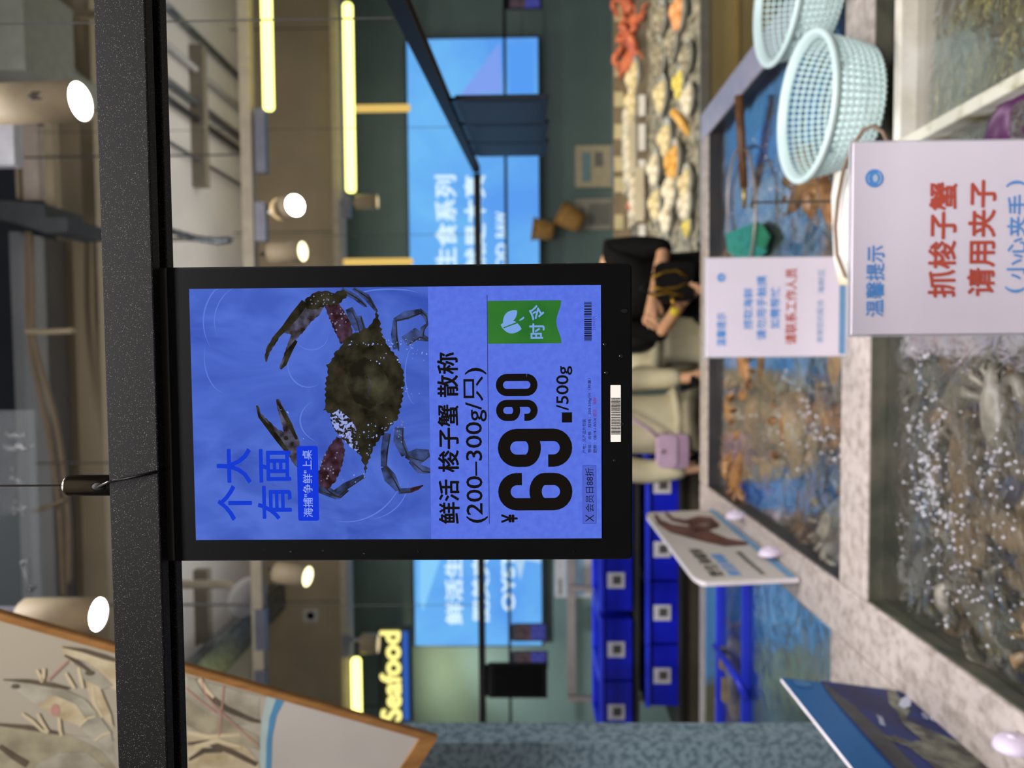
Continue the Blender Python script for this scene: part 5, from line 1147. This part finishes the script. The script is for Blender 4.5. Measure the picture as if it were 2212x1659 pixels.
carton('pale open carton of fillets on the upper tier, right one of the pair', 1376, 285, False, .34, .3, .07, M_cart)
carton('pale open carton of fillets on the upper tier, left one of the pair', 1378, 350, False, .34, .3, .07, M_cart)
carton('shallow pale carton on the upper tier beside the black shirt', 1388, 430, False, .3, .26, .05, M_cart)
q = on_bed(1470, 262, True); t = thing('bread_stick', 'golden stick leaning in front of the pale trays on the lower tier', 'food', q)
m = MB(); m.tube([P(1452, 240, q.y - .04), P(1466, 255, q.y - .05), P(1496, 300, q.y - .1)], [.018, .022, .018], M_yel, 10); build('crust', m, t, smooth=True)
q = on_bed(1386, 445, False); q.z += .06; tag(build('red_ball', MB().ball(q, .022, mat('red_pink', S(214,104,96), 0.5), 12, 8), smooth=True), 'small red round topping on the shallow pale carton', 'topping')

# ================================================================== BLUE CRATES ON THE RACK
CRY0 = 3.3; zt2 = P(1466, 1300, CRY0).z; zt1 = P(1366, 1400, CRY0).z; ch = .155; cw = .29; cdp = .36
M_post = mat('pale_rack_metal', S(176,164,152), 0.4, 0.4); M_dark = mat('dark_rack_shelf', S(40,38,34), 0.6)
rxl, rxr = P(1400, 1600, CRY0).x, P(1400, 1008, CRY0).x + .02
rk = thing('crate_rack', 'two-level metal rack holding the blue crates behind the left tank', 'rack', ((rxl+rxr)/2, CRY0 + .2, 0))
for z, nm in ((zt2, 'shelf'), (zt1 - .012, 'shelf')):
    m = MB(); m.box((rxl, CRY0 - .01, z - .02), (rxr, CRY0 + .4, z - .002), M_dark if nm == 'x' else M_dark); build('shelf', m, rk)
for xx in (rxl + .01, P(1400, 1330, CRY0).x, rxr - .012):
    for yy in (CRY0 + .385,):
        m = MB(); m.box((xx - .012, yy, 0), (xx + .012, yy + .024, zt1 + .28), M_post); build('post', m, rk)
m = MB(); m.box((rxl, CRY0 + .41, zt1 + .24), (rxr, CRY0 + .425, zt1 + .28), M_post); build('back_rail', m, rk)
m = MB(); m.box((rxl, CRY0 + .01, .0), (rxr, CRY0 + .03, zt2 - .02), mat('brown_plinth', S(70,62,48), 0.7)); build('plinth', m, rk)
M_lab = mat('crate_label_white', S(222,218,222), 0.5); M_labd = mat('crate_label_grey', S(92,88,84), 0.5)
def make_crate(label):
    t = thing('plastic_crate', label, 'crate', (0, 0, 0), 0, 'blue crates on the rack'); e = .008
    m = MB(); m.box((-cw/2, -cdp/2, 0), (cw/2, cdp/2, .01), M_blue)
    for a, b in (((-cw/2, -cdp/2, .01), (cw/2, -cdp/2+e, ch-.02)), ((-cw/2, cdp/2-e, .01), (cw/2, cdp/2, ch-.02)), ((-cw/2, -cdp/2+e, .01), (-cw/2+e, cdp/2-e, ch-.02)), ((cw/2-e, -cdp/2+e, .01), (cw/2, cdp/2-e, ch-.02))): m.box(a, b, M_blue)
    build('crate_body', m, t, world=False)
    m = MB(); f_ = .014
    for a, b in (((-cw/2-.004, -cdp/2-.012, ch-.022), (cw/2+.004, -cdp/2+f_, ch)), ((-cw/2-.004, cdp/2-f_, ch-.022), (cw/2+.004, cdp/2+.004, ch)), ((-cw/2-.004, -cdp/2+f_, ch-.022), (-cw/2+f_, cdp/2-f_, ch)), ((cw/2-f_, -cdp/2+f_, ch-.022), (cw/2+.004, cdp/2-f_, ch))): m.box(a, b, M_bluel)
    build('crate_rim', m, t, world=False, bevel=.002)
    m = MB(); m.box((-.037, -cdp/2-.003, .035), (.037, -cdp/2, .115), M_lab); m.box((-.018, -cdp/2-.0036, .05), (.022, -cdp/2-.003, .09), M_labd); build('label_plate', m, t, world=False)
    return t
proto = None
pos = ['first', 'second', 'third', 'fourth']
for zz, ys, tier in ((zt1, (1110, 1255, 1405, 1520), 'upper'), (zt2, (1050, 1185, 1322, 1462), 'lower')):
    last = None
    for k, y in enumerate(ys):
        lab = 'blue plastic crate with square label, %s from the right on the %s rack level' % (pos[k], tier)
        if proto is None: o = proto = make_crate(lab)
        else: o = copy_tree(proto); o['label'] = lab
        x = P(1400, y, CRY0).x
        if last is not None: x = min(x, last - cw - .012)
        last = x
        o.location = (x, CRY0 + cdp/2 + .012, zz)

# ================================================================== PEOPLE
def skinned(nodes, edges, sub=2):
    """one continuous surface grown round a jointed skeleton; returns vertices and faces"""
    keys = list(nodes); me = bpy.data.meshes.new('s'); me.from_pydata([nodes[k][0] for k in keys], [(keys.index(a), keys.index(b)) for a, b in edges], [])
    o = bpy.data.objects.new('s', me); COL.objects.link(o); md = o.modifiers.new('k', 'SKIN'); md.use_smooth_shade = True
    for i, k in enumerate(keys):
        r = nodes[k][1]; me.skin_vertices[0].data[i].radius = (r, r); me.skin_vertices[0].data[i].use_root = (i == 0)
    s = o.modifiers.new('s', 'SUBSURF'); s.levels = sub; s.render_levels = sub
    dg = bpy.context.evaluated_depsgraph_get(); dg.update(); ev = bpy.data.meshes.new_from_object(o.evaluated_get(dg))
    out = ([v.co.copy() for v in ev.vertices], [tuple(p.vertices) for p in ev.polygons])
    bpy.data.objects.remove(o); bpy.data.meshes.remove(me); bpy.data.meshes.remove(ev); return out
M_skin = mat('skin', S(206,158,122), 0.5, c2=S(196,146,110), scale=6); M_hair = mat('black_hair', S(26,20,18), 0.45, c2=S(16,13,12), scale=8, stretch=(20, 20, 1)); M_lip = mat('lip', S(176,100,92), 0.5); M_eyew = mat('eye_white', S(230,226,220), 0.3)
def person(label, loc, rz, H, arms, top_m, leg_m, sleeve, hair_len, hem, mask=False, dress=False, stout=1.0):
    """arms: {'l': (elbow, wrist), 'r': ...} in body space (x to the body's left seen from the front, -y ahead), for a 1.6 m body"""
    k = H / 1.6; t = thing('person', label, 'person', loc, rz); Vv = lambda *a: Vector(a) * k
    N = {'pel': (Vv(0, 0, .84), .125*k), 'wai': (Vv(0, 0, .98), .105*k), 'che': (Vv(0, .005, 1.14), .115*k), 'sh': (Vv(0, .01, 1.27), .085*k), 'nk': (Vv(0, 0, 1.345), .048*k), 'nk2': (Vv(0, -.01, 1.385), .046*k),
         'jaw': (Vv(0, -.03, 1.43), .058*k), 'hd': (Vv(0, -.015, 1.49), .082*k), 'crown': (Vv(0, -.005, 1.545), .062*k)}
    E = [('pel','wai'),('wai','che'),('che','sh'),('sh','nk'),('nk','nk2'),('nk2','jaw'),('jaw','hd'),('hd','crown')]
    TN = {a: (N[a][0], (N[a][1] + .014*k)*stout) for a in (('wai','pel','che','sh') if hem < .9 else ('wai','che','sh'))}; TN['sh'] = (N['sh'][0], .09*k*stout); TE = [('wai','che'),('che','sh')] + ([('wai','pel')] if hem < .9 else [])
    TN['hem'] = (Vv(0, 0, hem), (.16 if dress else .135)*k); TE.append(('pel' if hem < .9 else 'wai', 'hem'))
    for sd, s in (('l', 1), ('r', -1)):
        el, wr = arms[sd]; sh = Vv(s*.165, .01, 1.275); el = Vv(*el); wr = Vv(*wr); d = (wr - el).normalized(); pm = wr + d*.055*k
        N['s'+sd] = (sh, .052*k); N['e'+sd] = (el, .037*k); N['w'+sd] = (wr, .024*k); N['p'+sd] = (pm, .030*k); E += [('sh','s'+sd),('s'+sd,'e'+sd),('e'+sd,'w'+sd),('w'+sd,'p'+sd)]
        sidev = d.cross(Vector((0, -1, .2))).normalized(); cur = Vector((0, -.25, -.25))
        for f in range(4):
            b0 = pm + sidev*(.018*(f-1.5))*k + d*.03*k; L_ = (.030, .034, .032, .025)[f]*k
            N['f%d%s' % (f, sd)] = (b0 + d*L_ + cur*.02*k, .0085*k); N['g%d%s' % (f, sd)] = (b0 + d*L_*1.7 + cur*.07*k, .007*k); E += [('p'+sd, 'f%d%s' % (f, sd)), ('f%d%s' % (f, sd), 'g%d%s' % (f, sd))]
        tb = wr + d*.03*k - sidev*.035*k; N['t'+sd] = (tb, .010*k); N['u'+sd] = (tb + d*.035*k - sidev*.012*k, .008*k); E += [('w'+sd,'t'+sd),('t'+sd,'u'+sd)]
        TN['s'+sd] = (sh, .064*k); TE.append(('sh','s'+sd))
        if sleeve > 0:
            TN['e'+sd] = (el if sleeve >= 1 else sh.lerp(el, sleeve), .055*k); TE.append(('s'+sd,'e'+sd))
            if sleeve > 1: TN['w'+sd] = (el.lerp(wr, sleeve - 1), .042*k); TE.append(('e'+sd,'w'+sd))
        hp = Vv(s*.085, 0, .80); kn = Vv(s*.095, -.015, .46); an = Vv(s*.095, .01, .085); to = Vv(s*.10, -.12, .035)
        N['h'+sd] = (hp, .085*k); N['k'+sd] = (kn, .055*k); N['a'+sd] = (an, .038*k); N['o'+sd] = (to, .032*k); E += [('pel','h'+sd),('h'+sd,'k'+sd),('k'+sd,'a'+sd),('a'+sd,'o'+sd)]
    vs, fs = skinned(N, E); m = MB(); m.add(vs, fs, M_skin); build('body', m, t, True, world=False)
    vs, fs = skinned(TN, TE); m = MB(); m.add(vs, fs, top_m); build('coat' if hem != .74 else 'top', m, t, True, world=False)
    LN = {'p': (Vv(0, 0, .86), .13*k)}; LE = []
    for sd, s in (('l', 1), ('r', -1)):
        LN['h'+sd] = (Vv(s*.085, 0, .78), .10*k); LN['k'+sd] = (Vv(s*.095, -.012, .46), .075*k); LN['a'+sd] = (Vv(s*.095, .01, .12), .062*k); LE += [('p','h'+sd),('h'+sd,'k'+sd),('k'+sd,'a'+sd)]
    vs, fs = skinned(LN, LE); m = MB(); m.add(vs, fs, leg_m); build('trousers', m, t, True, world=False)
    for s in (-1, 1):
        m = MB(); m.ball(Vv(s*.10, -.055, .04), (.048*k, .125*k, .04*k), M_matte, 12, 8); build('shoe', m, t, True, world=False)
    # head details
    m = MB(); m.ball(Vv(0, .012, 1.515), (.098*k, .104*k, .098*k), M_hair, 20, 12); 
    if hair_len: 
        m.tube([Vv(0, .05, 1.50), Vv(0, .085, 1.38), Vv(0, .125, 1.24), Vv(0, .115, 1.24 - hair_len)], [.09*k, .092*k, .075*k, .02*k], M_hair, 14)
    build('hair', m, t, True, world=False)
    m = MB()
    for s in (-1, 1): m.ball(Vv(s*.034, -.098, 1.475), (.014*k, .006*k, .008*k), M_eyew, 10, 6); m.ball(Vv(s*.034, -.103, 1.475), (.006*k, .004*k, .006*k), M_black, 8, 6)
    build('eyes', m, t, True, world=False)
    m = MB(); m.tube([Vv(0, -.098, 1.475), Vv(0, -.113, 1.445), Vv(0, -.100, 1.437)], [.007*k, .012*k, .008*k], M_skin, 8); build('nose', m, t, True, world=False)
    m = MB(); m.ball(Vv(0, -.088, 1.408), (.024*k, .008*k, .008*k), M_lip, 10, 6); build('mouth', m, t, True, world=False)
    for s in (-1, 1): m = MB(); m.ball(Vv(s*.088, .0, 1.465), (.010*k, .018*k, .028*k), M_skin, 8, 6); build('ear', m, t, True, world=False)
    if mask:
        m = MB(); m.ball(Vv(0, -.062, 1.42), (.062*k, .05*k, .045*k), mat('grey_mask', S(150,144,130), 0.7), 14, 8); build('face_mask', m, t, True, world=False)
    return t
M_blk = mat('black_cloth', S(14,14,14), 0.85, c2=S(9,9,9), scale=20, spec=.15); M_crm = mat('cream_cloth', S(206,198,166), 0.75, c2=S(176,168,138), scale=9, bump=0.3); M_khk = mat('khaki_cloth', S(190,182,152), 0.75, c2=S(170,162,132), scale=8, bump=0.3)
PY = 3.05
x1 = P(1300, 606, PY).x; H1 = EYE + (P(1168, 590, PY).z - EYE) 
p1 = person('person in black clothes turned sideways with a gold chain bag by the counter', (x1 - .02, PY + .02, 0), math.radians(-12), P(1168, 590, PY).z, {'l': ((.24, -.02, 1.03)), 'r': ((-.22, -.02, 1.03))} if 0 else {'l': ((.175, -.10, 1.06), (-.03, -.26, 1.13)), 'r': ((-.22, -.03, 1.05), (-.06, -.20, 1.0))}, M_blk, M_blk, 1.15, 0, .62, False, True, 1.32)
x2 = P(1450, 725, PY + .5).x
p2 = person('person in a cream top with long black hair standing between the two others', (x2, PY + .5, 0), math.radians(165), 1.30, {'l': ((.23, .02, 1.02), (.21, -.12, .82)), 'r': ((-.23, .02, 1.02), (-.20, -.14, .84))}, M_crm, M_crm, 1.7, .20, .74, True, False, 1.4)
x3 = P(1420, 915, PY).x
p3 = person('person in a khaki coat and black trousers carrying a purple crossbody bag', (x3, PY - .02, 0), math.radians(14), 1.62, {'l': ((.20, .03, 1.03), (.185, -.06, .84)), 'r': ((-.20, .03, 1.03), (-.185, -.06, .84))}, M_khk, M_blk, 1.8, .04, .95, False, False, 1.12)
# purple crossbody bag
q = P(1455, 975, PY - .20); t = thing('crossbody_bag', 'lilac purple crossbody bag hanging at the hip of the khaki coat', 'bag', q)
M_lil = mat('lilac_leather', S(176,148,172), 0.45, c2=S(160,132,158), scale=10)
fB = Face(1455, 975, PY - .20); m = MB(); m.slab([fB.pt(x, y) for x, y in rounded(1422, 938, 1488, 1012, 12)], (0, .06, 0), M_lil); build('bag_body', m, t, bevel=.008)
m = MB(); m.slab([fB.pt(x, y, .004) for x, y in rounded(1422, 940, 1462, 1010, 10)], (0, .004, 0), mat('lilac_flap', S(188,160,184), 0.45)); build('flap', m, t)
m = MB(); m.tube([fB.pt(1425, 945, -.02), fB.pt(1400, 925, -.02), fB.pt(1372, 908, -.02), fB.pt(1330, 885, -.03), fB.pt(1262, 858, -.12)], .007, M_lil, 8); build('strap', m, t, smooth=True)
m = MB(); m.ball(fB.pt(1432, 975, .006), (.008, .004, .008), M_steel); build('clasp', m, t, smooth=True)
# black chain bag of the first person
q = P(1455, 610, PY - .26); t = thing('chain_handbag', 'black handbag with looped gold chain held by the person in black', 'bag', q)
fC = Face(1455, 610, PY - .26); m = MB(); m.slab([fC.pt(x, y) for x, y in rounded(1420, 566, 1500, 650, 10)], (0, .07, 0), M_matte); build('bag_body', m, t, bevel=.008)
M_gch = mat('gold_chain', S(150,118,40), 0.35, 0.8, c2=S(120,92,30)); m = MB()
for pts in ([(1408,600),(1435,588),(1460,585),(1482,600)], [(1408,620),(1430,625),(1460,622),(1482,612)], [(1405,640),(1440,632),(1475,640)]): m.tube([fC.pt(x, y, .008) for x, y in pts], .006, M_gch, 6)
build('gold_chain', m, t, smooth=True)
m = MB(); m.tube([fC.pt(1425, 640, -.03), fC.pt(1385, 622, -.01), fC.pt(1405, 600, -.01), fC.pt(1425, 585, -.03)], .006, M_matte, 8); build('handle', m, t, smooth=True)
m = MB(); m.tube([fC.pt(1450, 640, .012), fC.pt(1455, 665, .012)], .007, M_gch, 8); m.ball(fC.pt(1456, 673, .012), .018, mat('yellow_charm', S(206,180,30), 0.5)); build('charm', m, t, smooth=True)

# ================================================================== SHRIMP BOARD (upper left)
d0 = 1.0
def at(px, py, d): return P(px, py, d)
C3 = at(945, 1590, d0); T3 = at(0, 1320, 0.80)
e1 = T3 - C3
best = None
for i in range(200):
    dd = 0.95 + i*0.0008; e2 = at(900, 1659, dd) - C3; v = abs(e1.normalized().dot(e2.normalized()))
    if best is None or v < best[0]: best = (v, dd, e2)
e2 = best[2].normalized(); e1n = e1.normalized(); nB = e1n.cross(e2).normalized()
if nB.y > 0: nB = -nB
BW, BH = .62, e1.length * 1.25
bd = thing('picture_board', 'tilted wood-framed shrimp picture board hanging at the left', 'picture board', C3)
M_paper = mat('board_paper', S(180,170,148), 0.6, c2=S(172,162,140), scale=3); M_white2 = mat('board_lower_white', S(186,178,168), 0.6, c2=S(206,198,188), scale=3); M_frame = mat('board_wood_frame', S(172,122,64), 0.5, c2=S(146,100,50), scale=8, stretch=(8, 8, 1))
def bp(a, b, off=0.0): return C3 + e1n*a + e2*b + nB*off
m = MB(); m.slab([bp(0, 0), bp(BH, 0), bp(BH, BW), bp(0, BW)], nB * -.004, M_paper, M_frame); build('panel', m, bd)
def frame_bar(a0, b0, a1, b1, wd_, dirv):
    mm = MB(); p0, p1 = bp(a0, b0, .004), bp(a1, b1, .004); mm.slab([p0, p1, p1 + dirv*wd_, p0 + dirv*wd_], nB * -.008, M_frame); return build('frame_bar', mm, bd, bevel=.002)
fw = .016
frame_bar(0, 0, BH, 0, fw*.6, e2); frame_bar(0, BW, BH, BW, fw*.6, -e2); frame_bar(0, fw*.6, 0, BW - fw*.6, fw*1.5, e1n); frame_bar(BH, fw*.6, BH, BW - fw*.6, fw*.6, -e1n)
def pb(px, py, off=.0005): return PP(px, py, C3, nB) + nB*off
def bpoly(mb, pts, mt, off): mb.poly([pb(x, y, off) for x, y in pts], mt)
def bline(mb, pts, ws, mt, off): ribbon(mb, pts, ws, mt, lambda x, y: pb(x, y, off))
M_sh1 = mat('shrimp_grey', S(190,182,160), 0.45, c2=S(150,142,122), scale=30, detail=6); M_sh2 = mat('shrimp_beige', S(212,196,160), 0.45, c2=S(176,156,118), scale=34, detail=6); M_sh3 = mat('shrimp_olive', S(178,168,138), 0.45, c2=S(142,132,106), scale=30, detail=6); M_shd = mat('shrimp_dark', S(108,94,76), 0.5, c2=S(84,72,58), scale=30); M_pk = mat('shrimp_pink', S(196,146,128), 0.5); M_shl = mat('shrimp_legs', S(222,204,164), 0.5)
m = MB()
# picture field right of the near rail and its curved lower border
bpoly(m, [(380,1455),(600,1512),(570,1560),(563,1600),(562,1700),(-60,1700),(-60,1560),(250,1600)], mat('shrimp_field', S(192,184,166), 0.5, c2=S(166,156,136), scale=9, detail=5), .0006)
bpoly(m, [(600,1508),(946,1592),(880,1700),(575,1700),(580,1610),(585,1560)], M_white2, .0007)
bpoly(m, [(577,1503),(597,1509),(583,1550),(577,1600),(577,1700),(562,1700),(562,1600),(566,1550)], mat('border_pale_teal', S(186,202,196), 0.5), .0009)
bpoly(m, [(597,1507),(614,1512),(597,1545),(588,1590),(584,1700),(573,1700),(576,1600),(582,1550)], mat('border_blue', S(86,148,186), 0.5), .0011)
build('printed_border', m, bd)
m = MB()
# front shrimp
bpoly(m, [(5,1466),(40,1466),(95,1476),(145,1490),(185,1510),(215,1545),(240,1580),(250,1640),(215,1615),(170,1565),(120,1545),(80,1522),(50,1500)], M_sh1, .0008)
bpoly(m, [(80,1522),(120,1500),(165,1520),(190,1555),(170,1566),(120,1546)], M_sh2, .0012)
bline(m, [(8,1467),(60,1470),(110,1478),(150,1486)], [1,4,5,2], M_shd, .0014); bline(m, [(172,1568),(190,1550),(208,1545)], 2, M_shl, .0014); bline(m, [(205,1600),(222,1585),(240,1580)], 2, M_shl, .0014)
bpoly(m, [(34 + 9*math.cos(a), 1481 + 5*math.sin(a)) for a in [6.28*i/12 for i in range(12)]], M_shd, .0015)
bpoly(m, [(120 + 10*math.cos(a), 1532 + 14*math.sin(a)) for a in [6.28*i/12 for i in range(12)]], M_pk, .0015)
build('printed_shrimp', m, bd)
m = MB()
bpoly(m, [(133,1394),(175,1400),(215,1410),(250,1424),(300,1450),(300,1500),(250,1490),(200,1465),(165,1440),(140,1418)], M_sh2, .0008)
bpoly(m, [(150,1418),(180,1425),(215,1450),(245,1480),(215,1490),(180,1465)], M_sh1, .0011)
bline(m, [(135,1396),(180,1404),(225,1418),(250,1426)], [1,4,5,3], M_shd, .0013); bline(m, [(140,1414),(170,1430),(195,1448)], [2,5,4], M_shd, .0013)
bpoly(m, [(195 + 11*math.cos(a), 1452 + 6*math.sin(a)) for a in [6.28*i/12 for i in range(12)]], M_shd, .0014)
bpoly(m, [(185,1470),(215,1480),(240,1540),(245,1570),(215,1540),(195,1510)], M_sh2, .0013)
build('printed_shrimp', m, bd)
m = MB()
bpoly(m, [(-40,1560),(40,1566),(100,1575),(160,1590),(220,1620),(252,1660),(252,1720),(60,1720),(-40,1640)], M_sh3, .0008)
bpoly(m, [(60,1720),(80,1650),(130,1625),(190,1625),(230,1660),(240,1720)], M_sh1, .0011)
bline(m, [(-20,1562),(60,1570),(130,1583)], [2,5,3], M_shd, .0013); bline(m, [(0,1610),(30,1632),(60,1650)], [5,7,8], M_shd, .0013)
for pts in ([(48,1540),(70,1555),(90,1575),(104,1582)], [(82,1540),(92,1560),(105,1580)], [(80,1445),(88,1460),(92,1472)], [(96,1442),(95,1458),(92,1470)], [(142,1452),(152,1470),(162,1485)], [(170,1440),(175,1465),(180,1485)], [(200,1480),(205,1520),(222,1548)], [(128,1548),(130,1575),(134,1588)]): bline(m, pts, [3,4,3,2][:len(pts)], M_shl, .0015)
bline(m, [(104,1468),(125,1447),(148,1425)], 2, M_pk, .0016)
build('printed_shrimp', m, bd)
m = MB()
bpoly(m, [(405,1462),(470,1478),(560,1505),(560,1560),(500,1570),(440,1560),(400,1530)], M_sh1, .0009)
bpoly(m, [(405,1585),(450,1572),(500,1590),(540,1620),(560,1650),(560,1700),(405,1700)], M_sh2, .0010)
bpoly(m, [(400,1505),(440,1535),(500,1560),(560,1590),(560,1620),(500,1600),(440,1585),(402,1565)], M_sh3, .0011)
for pts in ([(425,1465),(450,1500),(490,1530),(540,1552),(562,1558)], [(405,1605),(450,1602),(500,1622),(555,1650)], [(408,1640),(440,1620),(480,1618)]): bline(m, pts, [3,6,6,5,3][:len(pts)], M_shd, .0014)
for pts in ([(436,1470),(445,1500),(470,1530),(520,1575),(560,1610)], [(483,1480),(480,1520),(476,1560),(474,1590)], [(402,1485),(430,1510),(470,1540)]): bline(m, pts, 1.6, M_pk, .0016)
for pts in ([(430,1465),(445,1488),(462,1505)], [(405,1580),(450,1590),(520,1585)], [(420,1612),(470,1598),(520,1612)]): bline(m, pts, [5,5,3], M_shl, .0015)
build('printed_shrimp', m, bd)
m = MB(); m.tube([bp(BH*.95, .05, -.006), bp(BH*.95, .05, -.006) + Vector((0, 0, 1.3))], .002, M_cable, 6); m.tube([bp(BH*.95, .4, -.006), bp(BH*.95, .4, -.006) + Vector((0, 0, 1.3))], .002, M_cable, 6); build('hanging_wires', m, bd)
# brown S painted on the back panel as reflected sign lettering
m = MB(); put_text(m, 'S', lambda a, b: P(1660 + 62*a, 1396 - 52*b, LTY1 - .071), mat('brown_reflection_paint', S(104,84,48), 0.6), 0.05)
build('wall_reflection', m, ltk)
